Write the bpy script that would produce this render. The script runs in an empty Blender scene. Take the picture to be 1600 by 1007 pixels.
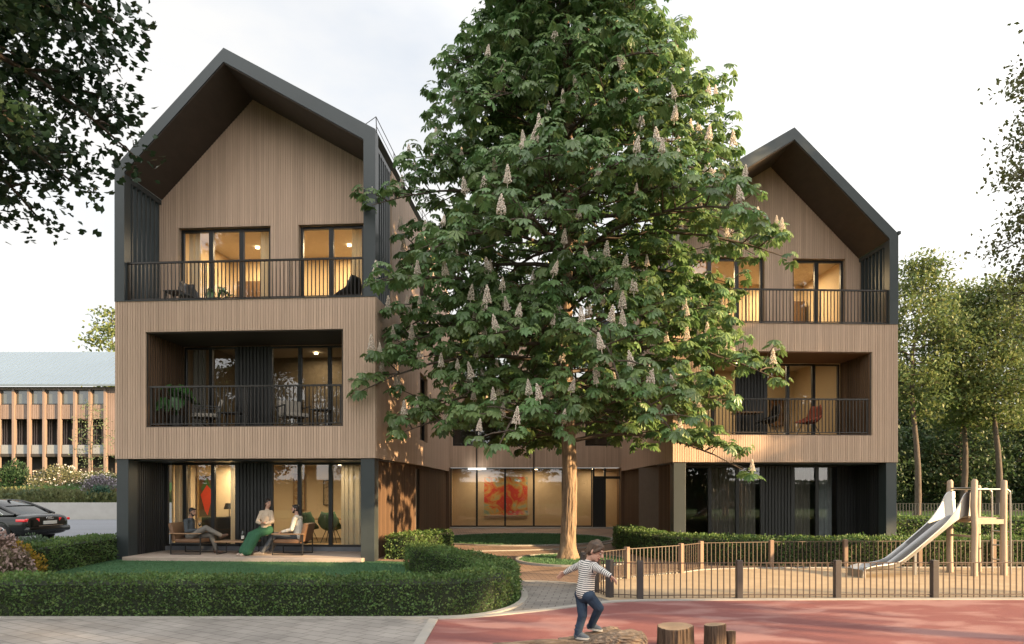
import bpy, bmesh, math, random
import numpy as np
from mathutils import Vector, Matrix, noise as mnoise

R = math.radians
S = bpy.context.scene
COL = S.collection

# ------------------------------------------------------------------ camera
cam_d = bpy.data.cameras.new("camera")
cam = bpy.data.objects.new("camera", cam_d)
COL.objects.link(cam)
cam.location = (0, 0, 1.9)
cam.rotation_euler = (R(90), 0, 0)
cam_d.sensor_width = 36
cam_d.lens = 36 * 1071 / 1600
cam_d.shift_y = (762 - 503.5) / 1600
cam_d.clip_start = .05
cam_d.clip_end = 3000
S.camera = cam

# ------------------------------------------------------------------ light
SUN_EL, SUN_FRONT = 14.0, 24.0          # elevation; degrees in front of pure right
sx, sy = math.cos(R(SUN_FRONT)), -math.sin(R(SUN_FRONT))
SUN_DIR = Vector((sx * math.cos(R(SUN_EL)), sy * math.cos(R(SUN_EL)), math.sin(R(SUN_EL))))
sun_d = bpy.data.lights.new("sun", 'SUN')
sun_d.energy = 5.0
sun_d.angle = R(0.9)
sun_d.color = (1.0, .70, .38)
sun = bpy.data.objects.new("sun", sun_d)
COL.objects.link(sun)
sun.rotation_euler = SUN_DIR.to_track_quat('Z', 'Y').to_euler()

W = bpy.data.worlds.new("World")
S.world = W
W.use_nodes = True
nt = W.node_tree
nt.nodes.clear()
N = nt.nodes.new
L = nt.links.new
sky = N('ShaderNodeTexSky')
sky.sky_type = 'NISHITA'
sky.sun_disc = False
sky.sun_elevation = R(SUN_EL)
sky.sun_rotation = math.atan2(SUN_DIR.x, SUN_DIR.y)
tc = N('ShaderNodeTexCoord')
mp = N('ShaderNodeMapping')
mp.inputs['Scale'].default_value = (1.0, 1.0, 2.6)
L(tc.outputs['Generated'], mp.inputs[0])
nz = N('ShaderNodeTexNoise')
nz.inputs['Scale'].default_value = 1.7
nz.inputs['Detail'].default_value = 6
nz.inputs['Roughness'].default_value = .55
L(mp.outputs[0], nz.inputs[0])
cr = N('ShaderNodeValToRGB')
cr.color_ramp.elements[0].position = .36
cr.color_ramp.elements[0].color = (.66, .66, .66, 1)
cr.color_ramp.elements[1].position = .56
cr.color_ramp.elements[1].color = (.97, .97, .97, 1)
L(nz.outputs[0], cr.inputs[0])
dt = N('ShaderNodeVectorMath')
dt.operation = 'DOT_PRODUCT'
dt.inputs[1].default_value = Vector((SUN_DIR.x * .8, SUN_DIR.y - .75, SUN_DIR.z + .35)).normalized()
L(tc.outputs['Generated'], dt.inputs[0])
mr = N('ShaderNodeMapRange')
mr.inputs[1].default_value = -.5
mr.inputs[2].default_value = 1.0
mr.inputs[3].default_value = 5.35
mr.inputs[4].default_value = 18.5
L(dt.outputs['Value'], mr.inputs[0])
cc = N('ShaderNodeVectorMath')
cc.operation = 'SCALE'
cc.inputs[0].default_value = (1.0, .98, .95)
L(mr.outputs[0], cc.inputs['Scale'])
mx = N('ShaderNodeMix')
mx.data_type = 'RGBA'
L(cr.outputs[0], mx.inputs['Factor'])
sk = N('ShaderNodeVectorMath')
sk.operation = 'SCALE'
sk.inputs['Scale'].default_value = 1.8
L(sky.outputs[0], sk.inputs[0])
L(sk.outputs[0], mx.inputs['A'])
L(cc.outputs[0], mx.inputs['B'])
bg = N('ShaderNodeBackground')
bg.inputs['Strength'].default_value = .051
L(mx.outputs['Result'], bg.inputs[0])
wo = N('ShaderNodeOutputWorld')
L(bg.outputs[0], wo.inputs[0])

vs = S.view_settings
S.display_settings.display_device = 'sRGB'
vs.view_transform = 'Standard'
vs.look = 'None'
vs.exposure = 1.94
vs.gamma = 1.0
S.render.engine = 'CYCLES'
cy = S.cycles
cy.use_denoising = True
cy.max_bounces = 8
cy.diffuse_bounces = 3
cy.glossy_bounces = 3
cy.transmission_bounces = 4
cy.transparent_max_bounces = 12
cy.caustics_reflective = False
cy.caustics_refractive = False
cy.sample_clamp_indirect = 6.0

# ------------------------------------------------------------------ materials
MATS = {}


def mat(name, col, rough=.6, col2=None, var=.5, vscale=6.0, stretch=(1, 1, 1), rnd=0.0, bump=0.0, bscale=60.0,
        metal=0.0, spec=.5, trans=0.0, emit=None, estr=0.0, coat=0.0, detail=5, hue=0.0):
    if name in MATS:
        return MATS[name]
    m = bpy.data.materials.new(name)
    m.use_nodes = True
    t = m.node_tree
    b = t.nodes['Principled BSDF']
    out = t.nodes['Material Output']
    tc = t.nodes.new('ShaderNodeTexCoord')
    mp = t.nodes.new('ShaderNodeMapping')
    mp.inputs['Scale'].default_value = stretch
    t.links.new(tc.outputs['Object'], mp.inputs[0])
    nz = t.nodes.new('ShaderNodeTexNoise')
    nz.inputs['Scale'].default_value = vscale
    nz.inputs['Detail'].default_value = detail
    nz.inputs['Roughness'].default_value = .6
    t.links.new(mp.outputs[0], nz.inputs[0])
    r = t.nodes.new('ShaderNodeValToRGB')
    c2 = col2 or tuple(c * (1 - .45 * var) for c in col)
    r.color_ramp.elements[0].position = .5 - .22
    r.color_ramp.elements[1].position = .5 + .22
    r.color_ramp.elements[0].color = (*c2, 1)
    r.color_ramp.elements[1].color = (*col, 1)
    t.links.new(nz.outputs[0], r.inputs[0])
    cur = r.outputs[0]
    if rnd or hue:
        at = t.nodes.new('ShaderNodeAttribute')
        at.attribute_name = 'rnd'
        hsv = t.nodes.new('ShaderNodeHueSaturation')
        ma = t.nodes.new('ShaderNodeMapRange')
        ma.inputs[3].default_value = 1 - rnd
        ma.inputs[4].default_value = 1 + rnd
        t.links.new(at.outputs['Fac'], ma.inputs[0])
        t.links.new(ma.outputs[0], hsv.inputs['Value'])
        if hue:
            mh = t.nodes.new('ShaderNodeMapRange')
            mh.inputs[3].default_value = .5 - hue
            mh.inputs[4].default_value = .5 + hue
            wn = t.nodes.new('ShaderNodeMath')
            wn.operation = 'MULTIPLY_ADD'
            wn.inputs[1].default_value = 7.31
            wn.inputs[2].default_value = .17
            fr = t.nodes.new('ShaderNodeMath')
            fr.operation = 'FRACT'
            t.links.new(at.outputs['Fac'], wn.inputs[0])
            t.links.new(wn.outputs[0], fr.inputs[0])
            t.links.new(fr.outputs[0], mh.inputs[0])
            t.links.new(mh.outputs[0], hsv.inputs['Hue'])
        t.links.new(cur, hsv.inputs['Color'])
        cur = hsv.outputs[0]
    t.links.new(cur, b.inputs['Base Color'])
    b.inputs['Roughness'].default_value = rough
    b.inputs['Metallic'].default_value = metal
    b.inputs['Specular IOR Level'].default_value = spec
    if coat:
        b.inputs['Coat Weight'].default_value = coat
        b.inputs['Coat Roughness'].default_value = .04
    if emit:
        b.inputs['Emission Color'].default_value = (*emit, 1)
        b.inputs['Emission Strength'].default_value = estr
    if bump:
        n2 = t.nodes.new('ShaderNodeTexNoise')
        n2.inputs['Scale'].default_value = bscale
        n2.inputs['Detail'].default_value = 4
        t.links.new(mp.outputs[0], n2.inputs[0])
        bp = t.nodes.new('ShaderNodeBump')
        bp.inputs['Strength'].default_value = bump
        bp.inputs['Distance'].default_value = .02
        t.links.new(n2.outputs[0], bp.inputs['Height'])
        t.links.new(bp.outputs[0], b.inputs['Normal'])
    if trans:
        tr = t.nodes.new('ShaderNodeBsdfTranslucent')
        t.links.new(cur, tr.inputs[0])
        ms = t.nodes.new('ShaderNodeMixShader')
        ms.inputs[0].default_value = trans
        t.links.new(b.outputs[0], ms.inputs[1])
        t.links.new(tr.outputs[0], ms.inputs[2])
        t.links.new(ms.outputs[0], out.inputs[0])
    MATS[name] = m
    return m


def glass_mat(name, tint=(.9, .93, .92), refl=1.0, base=.06):
    m = bpy.data.materials.new(name)
    m.use_nodes = True
    t = m.node_tree
    t.nodes.clear()
    o = t.nodes.new('ShaderNodeOutputMaterial')
    tr = t.nodes.new('ShaderNodeBsdfTransparent')
    tr.inputs[0].default_value = (*tint, 1)
    gl = t.nodes.new('ShaderNodeBsdfGlossy')
    gl.inputs['Roughness'].default_value = .01
    gl.inputs[0].default_value = (.95, .97, 1, 1)
    fr = t.nodes.new('ShaderNodeFresnel')
    fr.inputs[0].default_value = 1.5
    ma = t.nodes.new('ShaderNodeMath')
    ma.operation = 'MULTIPLY_ADD'
    ma.inputs[1].default_value = refl
    ma.inputs[2].default_value = base
    ma.use_clamp = True
    ms = t.nodes.new('ShaderNodeMixShader')
    t.links.new(fr.outputs[0], ma.inputs[0])
    t.links.new(ma.outputs[0], ms.inputs[0])
    t.links.new(tr.outputs[0], ms.inputs[1])
    t.links.new(gl.outputs[0], ms.inputs[2])
    t.links.new(ms.outputs[0], o.inputs[0])
    MATS[name] = m
    return m


def paver_mat(name, col, col2, mortar, bw, bh, rough=.75, rot=0.0, msize=.008, spec=.3):
    m = bpy.data.materials.new(name)
    m.use_nodes = True
    t = m.node_tree
    b = t.nodes['Principled BSDF']
    tc = t.nodes.new('ShaderNodeTexCoord')
    mp = t.nodes.new('ShaderNodeMapping')
    mp.inputs['Rotation'].default_value = (0, 0, rot)
    t.links.new(tc.outputs['Object'], mp.inputs[0])
    br = t.nodes.new('ShaderNodeTexBrick')
    br.inputs['Scale'].default_value = 1.0
    br.inputs['Brick Width'].default_value = bw
    br.inputs['Row Height'].default_value = bh
    br.inputs['Mortar Size'].default_value = msize
    br.inputs['Color1'].default_value = (*col, 1)
    br.inputs['Color2'].default_value = (*col2, 1)
    br.inputs['Mortar'].default_value = (*mortar, 1)
    br.inputs['Bias'].default_value = 0
    t.links.new(mp.outputs[0], br.inputs[0])
    nz = t.nodes.new('ShaderNodeTexNoise')
    nz.inputs['Scale'].default_value = 1.1
    nz.inputs['Detail'].default_value = 7
    t.links.new(tc.outputs['Object'], nz.inputs[0])
    mrn = t.nodes.new('ShaderNodeMapRange')
    mrn.inputs[1].default_value = .3
    mrn.inputs[2].default_value = .7
    mrn.inputs[3].default_value = .72
    mrn.inputs[4].default_value = 1.15
    t.links.new(nz.outputs[0], mrn.inputs[0])
    mu = t.nodes.new('ShaderNodeVectorMath')
    mu.operation = 'SCALE'
    t.links.new(br.outputs[0], mu.inputs[0])
    t.links.new(mrn.outputs[0], mu.inputs['Scale'])
    t.links.new(mu.outputs[0], b.inputs['Base Color'])
    bp = t.nodes.new('ShaderNodeBump')
    bp.inputs['Strength'].default_value = .5
    bp.inputs['Distance'].default_value = .006
    iv = t.nodes.new('ShaderNodeMath')
    iv.operation = 'SUBTRACT'
    iv.inputs[0].default_value = 1
    t.links.new(br.outputs['Fac'], iv.inputs[1])
    t.links.new(iv.outputs[0], bp.inputs['Height'])
    t.links.new(bp.outputs[0], b.inputs['Normal'])
    b.inputs['Roughness'].default_value = rough
    b.inputs['Specular IOR Level'].default_value = spec
    MATS[name] = m
    return m


WOOD = mat('larch_batten', (.51, .365, .27), .65, col2=(.44, .315, .232), vscale=3, stretch=(6, 6, .35), rnd=.09, bump=.15, bscale=30, spec=.25)
WOODB = mat('larch_backing', (.40, .29, .205), .8, var=.3)
FRAME = mat('dark_metal_cladding', (.036, .044, .046), .42, var=.3, vscale=2.5, spec=.45)
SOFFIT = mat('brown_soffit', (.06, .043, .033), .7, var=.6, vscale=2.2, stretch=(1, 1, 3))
BLACKSLAT = mat('black_slat', (.022, .022, .022), .5, rnd=.35, var=.4, vscale=4, stretch=(5, 5, .4))
WINFRAME = mat('window_frame_black', (.016, .016, .016), .4, var=.2)
RAIL = mat('railing_bronze', (.03, .026, .023), .4, var=.2, spec=.5)
GLASS = glass_mat('window_glass', (.86, .88, .86), .9, .05)
ROOMW = mat('room_wall', (.70, .56, .38), .8, var=.15, vscale=1.2)
ROOMF = mat('room_floor', (.30, .20, .11), .45, var=.4, vscale=5, stretch=(1, 6, 1))
ROOMC = mat('room_ceiling', (.62, .56, .48), .8, var=.1)
CONC = mat('concrete', (.36, .35, .33), .8, var=.35, vscale=1.6, bump=.15, bscale=25, spec=.2)
KERB = mat('kerb_stone', (.34, .32, .29), .8, var=.4, vscale=4, bump=.2, bscale=60, spec=.2)
TERR = mat('terrace_stone', (.42, .34, .28), .7, var=.3, vscale=5, bump=.15, bscale=80, spec=.25)
ASPH = mat('carpark_asphalt', (.17, .18, .20), .75, var=.35, vscale=.6, stretch=(.25, 1, 1), bump=.3, bscale=90, spec=.25)
BARK = mat('bark', (.30, .215, .145), .85, col2=(.11, .075, .05), vscale=9, stretch=(1, 1, .28), bump=1.0, bscale=26, spec=.15)
BARKD = mat('bark_grey', (.12, .095, .075), .85, col2=(.06, .045, .035), vscale=9, stretch=(1, 1, .28), bump=.8, bscale=26, spec=.15)
METALRAIL = mat('fence_brown_metal', (.075, .05, .038), .45, var=.25, spec=.5)
METALDARK = mat('fence_post_dark', (.05, .042, .040), .5, var=.3, spec=.4)
TIMBER = mat('fence_post_timber', (.22, .15, .105), .7, var=.4, vscale=6, stretch=(3, 3, .4), spec=.25)
STEEL = mat('brushed_steel', (.36, .355, .35), .38, var=.15, vscale=12, metal=1.0)
POLE = mat('debarked_pole', (.36, .285, .215), .65, var=.45, vscale=7, stretch=(2, 2, .25), bump=.2, spec=.25)
OAK = mat('oak', (.33, .2, .11), .55, var=.4, vscale=6, stretch=(.5, 4, 4), spec=.3)
BLACKM = mat('black_metal', (.02, .019, .018), .4, var=.2)

# ------------------------------------------------------------------ mesh helpers


class MB:
    def __init__(s):
        s.v = []
        s.f = []
        s.r = []
        s.m = []
        s.cm = 0

    def add(s, vs, fs, rnd=.5):
        o = len(s.v)
        s.v += [tuple(p) for p in vs]
        for f in fs:
            s.f.append([o + i for i in f])
            s.r.append(rnd)
            s.m.append(s.cm)

    def hexa(s, p, rnd=.5):      # p: 4 bottom, 4 top
        s.add(p, [(3, 2, 1, 0), (4, 5, 6, 7), (0, 1, 5, 4), (1, 2, 6, 5), (2, 3, 7, 6), (3, 0, 4, 7)], rnd)

    def box(s, x0, x1, y0, y1, z0, z1, rnd=.5):
        s.hexa([(x0, y0, z0), (x1, y0, z0), (x1, y1, z0), (x0, y1, z0), (x0, y0, z1), (x1, y0, z1), (x1, y1, z1), (x0, y1, z1)], rnd)

    def bbox(s, x0, x1, y0, y1, z0, z1, b=.01, rnd=.5):   # chamfered box
        bm = bmesh.new()
        bmesh.ops.create_cube(bm, size=1)
        for v in bm.verts:
            v.co = ((x0 + x1) / 2 + v.co.x * (x1 - x0), (y0 + y1) / 2 + v.co.y * (y1 - y0), (z0 + z1) / 2 + v.co.z * (z1 - z0))
        bmesh.ops.bevel(bm, geom=bm.edges[:], offset=b, segments=2, affect='EDGES', profile=.5)
        s.bm(bm, rnd)

    def bm(s, bm, rnd=.5):
        bm.verts.index_update()
        s.add([v.co[:] for v in bm.verts], [[v.index for v in f.verts] for f in bm.faces], rnd)
        bm.free()

    def quad(s, a, b, c, d, rnd=.5):
        s.add([a, b, c, d], [(0, 1, 2, 3)], rnd)

    def bar(s, p, q, w, h, up=(0, 0, 1), rnd=.5):
        p = Vector(p)
        q = Vector(q)
        d = (q - p).normalized()
        u = Vector(up)
        if abs(d.dot(u)) > .99:
            u = Vector((0, 1, 0))
        sd = d.cross(u).normalized() * w / 2
        u2 = sd.cross(d).normalized() * h / 2
        s.hexa([p - sd - u2, p + sd - u2, q + sd - u2, q - sd - u2, p - sd + u2, p + sd + u2, q + sd + u2, q - sd + u2], rnd)

    def tube(s, path, rad, seg=8, rnd=.5, cap=True, jit=0.0, rng=None):
        P = [Vector(p) for p in path]
        n = len(P)
        if not hasattr(rad, '__len__'):
            rad = [rad] * n
        vs = []
        ref = None
        for i, p in enumerate(P):
            d = (P[min(i + 1, n - 1)] - P[max(i - 1, 0)]).normalized()
            if ref is None:
                ref = Vector((0, 0, 1)) if abs(d.z) < .9 else Vector((1, 0, 0))
            a = (ref - d * ref.dot(d)).normalized()
            ref = a
            b = d.cross(a)
            for k in range(seg):
                t = 2 * math.pi * k / seg
                rr = rad[i] * (1 + (rng.uniform(-jit, jit) if rng else 0))
                vs.append(p + a * math.cos(t) * rr + b * math.sin(t) * rr)
        fs = []
        for i in range(n - 1):
            for k in range(seg):
                k2 = (k + 1) % seg
                fs.append((i * seg + k, i * seg + k2, (i + 1) * seg + k2, (i + 1) * seg + k))
        if cap:
            fs.append(tuple(range(seg))[::-1])
            fs.append(tuple((n - 1) * seg + k for k in range(seg)))
        s.add(vs, fs, rnd)

    def ell(s, c, r, rot=None, seg=12, rings=8, rnd=.5):
        vs = []
        for i in range(1, rings):
            ph = math.pi * i / rings
            for k in range(seg):
                t = 2 * math.pi * k / seg
                vs.append(Vector((r[0] * math.sin(ph) * math.cos(t), r[1] * math.sin(ph) * math.sin(t), r[2] * math.cos(ph))))
        vs += [Vector((0, 0, r[2])), Vector((0, 0, -r[2]))]
        if rot is not None:
            vs = [rot @ v for v in vs]
        c = Vector(c)
        vs = [v + c for v in vs]
        fs = []
        for i in range(rings - 2):
            for k in range(seg):
                k2 = (k + 1) % seg
                fs.append((i * seg + k, (i + 1) * seg + k, (i + 1) * seg + k2, i * seg + k2))
        T = len(vs) - 2
        for k in range(seg):
            k2 = (k + 1) % seg
            fs.append((T, k, k2))
            fs.append((T + 1, (rings - 2) * seg + k2, (rings - 2) * seg + k))
        s.add(vs, fs, rnd)

    def lathe(s, prof, c=(0, 0, 0), seg=16, rnd=.5):
        vs = []
        for r, z in prof:
            for k in range(seg):
                t = 2 * math.pi * k / seg
                vs.append((c[0] + r * math.cos(t), c[1] + r * math.sin(t), c[2] + z))
        fs = []
        for i in range(len(prof) - 1):
            for k in range(seg):
                k2 = (k + 1) % seg
                fs.append((i * seg + k, i * seg + k2, (i + 1) * seg + k2, (i + 1) * seg + k))
        fs.append(tuple(range(seg))[::-1])
        fs.append(tuple((len(prof) - 1) * seg + k for k in range(seg)))
        s.add(vs, fs, rnd)

    def prism(s, poly, fn, d0, d1, rnd=.5):     # poly of 2D points, fn(a,b,depth)->3D
        n = len(poly)
        vs = [fn(a, b, d0) for a, b in poly] + [fn(a, b, d1) for a, b in poly]
        fs = [tuple(range(n)), tuple(range(2 * n - 1, n - 1, -1))]
        for i in range(n):
            j = (i + 1) % n
            fs.append((i, n + i, n + j, j))
        s.add(vs, fs, rnd)

    def build(s, name, mats, parent=None, smooth=False, loc=None, fix=True):
        me = bpy.data.meshes.new(name)
        me.from_pydata(s.v, [], s.f)
        for m in (mats if isinstance(mats, (list, tuple)) else [mats]):
            me.materials.append(m)
        if any(s.m):
            me.polygons.foreach_set('material_index', s.m)
        if fix:
            bm = bmesh.new()
            bm.from_mesh(me)
            bmesh.ops.recalc_face_normals(bm, faces=bm.faces)
            bm.to_mesh(me)
            bm.free()
        a = me.attributes.new('rnd', 'FLOAT', 'FACE')
        a.data.foreach_set('value', s.r)
        if smooth:
            me.polygons.foreach_set('use_smooth', [True] * len(me.polygons))
            try:
                me.set_sharp_from_angle(angle=R(38))
            except Exception:
                pass
        me.update()
        return link(name, me, parent, loc)


def link(name, me, parent=None, loc=None):
    o = bpy.data.objects.new(name, me)
    COL.objects.link(o)
    if parent is not None:
        o.parent = parent
    if loc is not None:
        o.location = loc
    return o


def tag(o, label=None, cat=None, group=None, kind=None):
    if label:
        o['label'] = label
    if cat:
        o['category'] = cat
    if group:
        o['group'] = group
    if kind:
        o['kind'] = kind
    return o


def thing(name, label, cat, loc=(0, 0, 0), rz=0.0, group=None):
    o = bpy.data.objects.new(name, None)
    COL.objects.link(o)
    o.location = loc
    o.rotation_euler = (0, 0, rz)
    o.empty_display_size = .2
    return tag(o, label, cat, group)


def copy_tree(o, parent=None):
    c = o.copy()
    COL.objects.link(c)
    c.parent = parent
    for ch in list(o.children):
        copy_tree(ch, c)
    return c


# leaf clouds: numpy instancing of a small template into ONE mesh
def leaf_mesh(name, mat_, P, T, Nn, size, tv, tf, parent=None, rnd=None, seed=0):
    rng = np.random.default_rng(seed)
    P = np.asarray(P, float)
    n = len(P)
    T = np.asarray(T, float)
    T /= np.linalg.norm(T, axis=1, keepdims=True) + 1e-9
    Nn = np.asarray(Nn, float)
    Sd = np.cross(T, Nn)
    Sd /= np.linalg.norm(Sd, axis=1, keepdims=True) + 1e-9
    Nn = np.cross(Sd, T)
    size = np.broadcast_to(np.asarray(size, float), (n,))
    tv = np.asarray(tv, float)
    V = (P[:, None, :] + size[:, None, None] * (tv[None, :, 0:1] * Sd[:, None, :] + tv[None, :, 1:2] * T[:, None, :] + tv[None, :, 2:3] * Nn[:, None, :])).reshape(-1, 3)
    k = len(tv)
    tf = np.asarray(tf)
    nf, c = tf.shape
    Fa = (tf[None] + (np.arange(n) * k)[:, None, None]).reshape(-1, c)
    me = bpy.data.meshes.new(name)
    me.vertices.add(len(V))
    me.vertices.foreach_set('co', V.ravel())
    me.loops.add(Fa.size)
    me.loops.foreach_set('vertex_index', Fa.ravel().astype(np.int32))
    me.polygons.add(len(Fa))
    me.polygons.foreach_set('loop_start', (np.arange(len(Fa)) * c).astype(np.int32))
    me.polygons.foreach_set('loop_total', np.full(len(Fa), c, np.int32))
    me.materials.append(mat_)
    if rnd is None:
        rnd = rng.random(n)
    a = me.attributes.new('rnd', 'FLOAT', 'FACE')
    a.data.foreach_set('value', np.repeat(rnd, nf))
    me.update(calc_edges=True)
    return link(name, me, parent)


T_LEAFLET = ([(0, 0, 0), (-.13, .42, .05), (-.19, .72, .03), (0, 1, -.06), (.13, .42, .05), (.19, .72, .03)], [(0, 3, 2, 1), (0, 4, 5, 3)])
T_LEAF = ([(0, 0, 0), (-.3, .45, .08), (0, 1, 0), (.3, .45, .08)], [(0, 2, 1, 1), (0, 3, 2, 2)])
T_DIAM = ([(0, 0, 0), (-.32, .5, .0), (0, 1, .1), (.32, .5, .0)], [(0, 3, 2, 1)])
T_MAPLE = ([(0, 0, 0), (-.5, .25, .05), (-.22, .42, 0), (-.42, .78, .06), (0, 1.0, -.08), (.42, .78, .06), (.22, .42, 0), (.5, .25, .05)],
           [(0, 2, 1, 1), (0, 4, 3, 2), (0, 6, 5, 4), (0, 7, 6, 6)])


def tri4(tpl):     # degenerate quads -> keep as triangles list with quads split
    v, f = tpl
    out = []
    for q in f:
        if q[2] == q[3]:
            out.append(q[:3])
        else:
            out.append((q[0], q[1], q[2]))
            out.append((q[0], q[2], q[3]))
    return v, out


T_LEAF = tri4(T_LEAF)
T_MAPLE = tri4(T_MAPLE)

# ------------------------------------------------------------------ ground and surfaces
GRASS = mat('grass_base', (.055, .105, .03), .9, col2=(.035, .07, .02), vscale=3, rnd=0, bump=.6, bscale=160, spec=.15)
LAWN = mat('lawn_base', (.065, .145, .07), .9, col2=(.045, .105, .048), vscale=2.5, bump=.6, bscale=160, spec=.15)
SAND = mat('tan_play_surface', (.41, .315, .21), .85, col2=(.33, .25, .165), vscale=2.2, bump=.35, bscale=220, spec=.15)
GREYP = paver_mat('grey_paver', (.245, .225, .205), (.205, .19, .175), (.10, .09, .08), .24, .16, rot=R(8))
GREYP2 = paver_mat('grey_drive_paver', (.30, .275, .25), (.25, .23, .21), (.155, .14, .125), .30, .20, rot=R(31))
BROWNP = paver_mat('brown_paver', (.30, .20, .14), (.245, .165, .12), (.11, .075, .055), .22, .11, rot=R(-6))


def red_rubber():
    m = mat('red_rubber', (.22, .088, .082), .8, col2=(.17, .066, .062), vscale=.9, bump=.4, bscale=300, spec=.2, detail=9)
    t = m.node_tree
    b = t.nodes['Principled BSDF']
    # soft patches of dappled sunlight painted into the base colour as paler noise
    tc = t.nodes.new('ShaderNodeTexCoord')
    mp = t.nodes.new('ShaderNodeMapping')
    mp.inputs['Scale'].default_value = (.55, 1.1, 1)
    t.links.new(tc.outputs['Object'], mp.inputs[0])
    n = t.nodes.new('ShaderNodeTexNoise')
    n.inputs['Scale'].default_value = 1.5
    n.inputs['Detail'].default_value = 5
    n.inputs['Distortion'].default_value = .5
    t.links.new(mp.outputs[0], n.inputs[0])
    r = t.nodes.new('ShaderNodeValToRGB')
    r.color_ramp.elements[0].position = .47
    r.color_ramp.elements[1].position = .60
    r.color_ramp.elements[1].color = (.75, .75, .75, 1)
    t.links.new(n.outputs[0], r.inputs[0])
    mx = t.nodes.new('ShaderNodeMix')
    mx.data_type = 'RGBA'
    old = b.inputs['Base Color'].links[0].from_socket
    t.links.new(r.outputs[0], mx.inputs['Factor'])
    t.links.new(old, mx.inputs['A'])
    mx.inputs['B'].default_value = (.31, .175, .16, 1)
    t.links.new(mx.outputs['Result'], b.inputs['Base Color'])
    return m


REDM = red_rubber()


def sheet(name, pts, z, m):
    me = bpy.data.meshes.new(name)
    bm = bmesh.new()
    vs = [bm.verts.new((x, y, z)) for x, y in pts]
    f = bm.faces.new(vs)
    if f.normal.z < 0:
        f.normal_flip()
    bmesh.ops.triangulate(bm, faces=bm.faces[:])
    bmesh.ops.recalc_face_normals(bm, faces=bm.faces)
    for f in bm.faces:
        if f.normal.z < 0:
            f.normal_flip()
    bm.to_mesh(me)
    bm.free()
    me.materials.append(m)
    return tag(link(name, me), kind='structure')


def smooth_path(pts, n=8, closed=False):
    P = [np.array(p, float) for p in pts]
    out = []
    m = len(P)
    rng_ = range(m if closed else m - 1)
    for i in rng_:
        if closed:
            p0, p1, p2, p3 = P[i - 1], P[i], P[(i + 1) % m], P[(i + 2) % m]
        else:
            p0, p1, p2, p3 = P[max(i - 1, 0)], P[i], P[i + 1], P[min(i + 2, m - 1)]
        for k in range(n):
            t = k / n
            out.append(.5 * ((2 * p1) + (-p0 + p2) * t + (2 * p0 - 5 * p1 + 4 * p2 - p3) * t * t + (-p0 + 3 * p1 - 3 * p2 + p3) * t ** 3))
    if not closed:
        out.append(P[-1])
    return [tuple(p) for p in out]


def kerb(name, pts, w=.12, z0=-.05, z1=.03, closed=False, m=None):
    mb = MB()
    P = [Vector((p[0], p[1], 0)) for p in pts]
    n = len(P)
    offs = []
    for i in range(n):
        a = P[(i - 1) % n] if (closed or i > 0) else P[i]
        b = P[(i + 1) % n] if (closed or i < n - 1) else P[i]
        d = (b - a).normalized()
        offs.append(Vector((-d.y, d.x, 0)) * w / 2)
    vs = []
    for p, o in zip(P, offs):
        vs += [p - o + Vector((0, 0, z0)), p + o + Vector((0, 0, z0)), p + o + Vector((0, 0, z1)), p - o + Vector((0, 0, z1))]
    fs = []
    for i in range(n if closed else n - 1):
        j = (i + 1) % n
        for k in range(4):
            k2 = (k + 1) % 4
            fs.append((i * 4 + k, j * 4 + k, j * 4 + k2, i * 4 + k2))
    if not closed:
        fs += [(0, 1, 2, 3), tuple((n - 1) * 4 + k for k in (3, 2, 1, 0))]
    mb.add(vs, fs)
    return tag(mb.build(name, m or KERB), kind='structure')


# ground: one sheet, gently rising into a planted slope on the far left
def build_ground():
    xs = sorted(set(list(np.linspace(-900, -80, 9)) + list(np.arange(-80, 81, 2.0)) + list(np.linspace(80, 900, 9))))
    ys = sorted(set(list(np.linspace(-300, -10, 6)) + list(np.arange(-10, 40, 2.0)) + [40.70, 40.78] + list(np.arange(42, 90, 2.0)) + list(np.linspace(90, 900, 9))))

    def h(x, y):
        a = min(max((-14 - x) / 6, 0), 1)
        b = min(max((y - 41.2) / 9, 0), 1)
        return a * (b * b * (3 - 2 * b)) * 1.5 + (a * .75 if y > 40.74 else 0)
    vs = [(x, y, h(x, y)) for y in ys for x in xs]
    nx = len(xs)
    fs = [(j * nx + i, j * nx + i + 1, (j + 1) * nx + i + 1, (j + 1) * nx + i) for j in range(len(ys) - 1) for i in range(nx - 1)]
    me = bpy.data.meshes.new('ground')
    me.from_pydata(vs, [], fs)
    me.materials.append(GRASS)
    return tag(link('ground', me), kind='structure')


ground = build_ground()

RED_EDGE = smooth_path([(-1.06, 9.86), (-.75, 9.92), (-.38, 10.06), (.19, 10.36), (.62, 10.62), (1.06, 10.92), (1.61, 11.28), (2.3, 11.42), (4, 11.5), (8, 11.56), (16, 11.6)], 6)
sheet('red_playground', [(-1.06, 2.0), (16, 2.0)] + RED_EDGE[::-1], .012, REDM)
kerb('playground_kerb', RED_EDGE, .13, z1=.03)
kerb('diagonal_kerb', [(-1.12, 2.0), (-1.12, 9.80)], .13, z1=.026)
sheet('grey_pavement', [(-30, 2.0), (-1.18, 2.0), (-1.18, 9.9), (-30, 9.9)], .010, GREYP2)
HEDGE_KERB = smooth_path([(-30, 9.90), (-8, 9.90), (-3, 9.9), (-1.3, 9.92), (-.62, 10.05), (-.12, 10.55), (.16, 11.3), (.22, 12.2), (.10, 13.0), (-.3, 13.9), (-.9, 14.9), (-1.5, 16.0), (-1.75, 17.2), (-1.75, 18.6)], 6)
kerb('hedge_kerb', HEDGE_KERB, .11, z1=.032)
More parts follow.
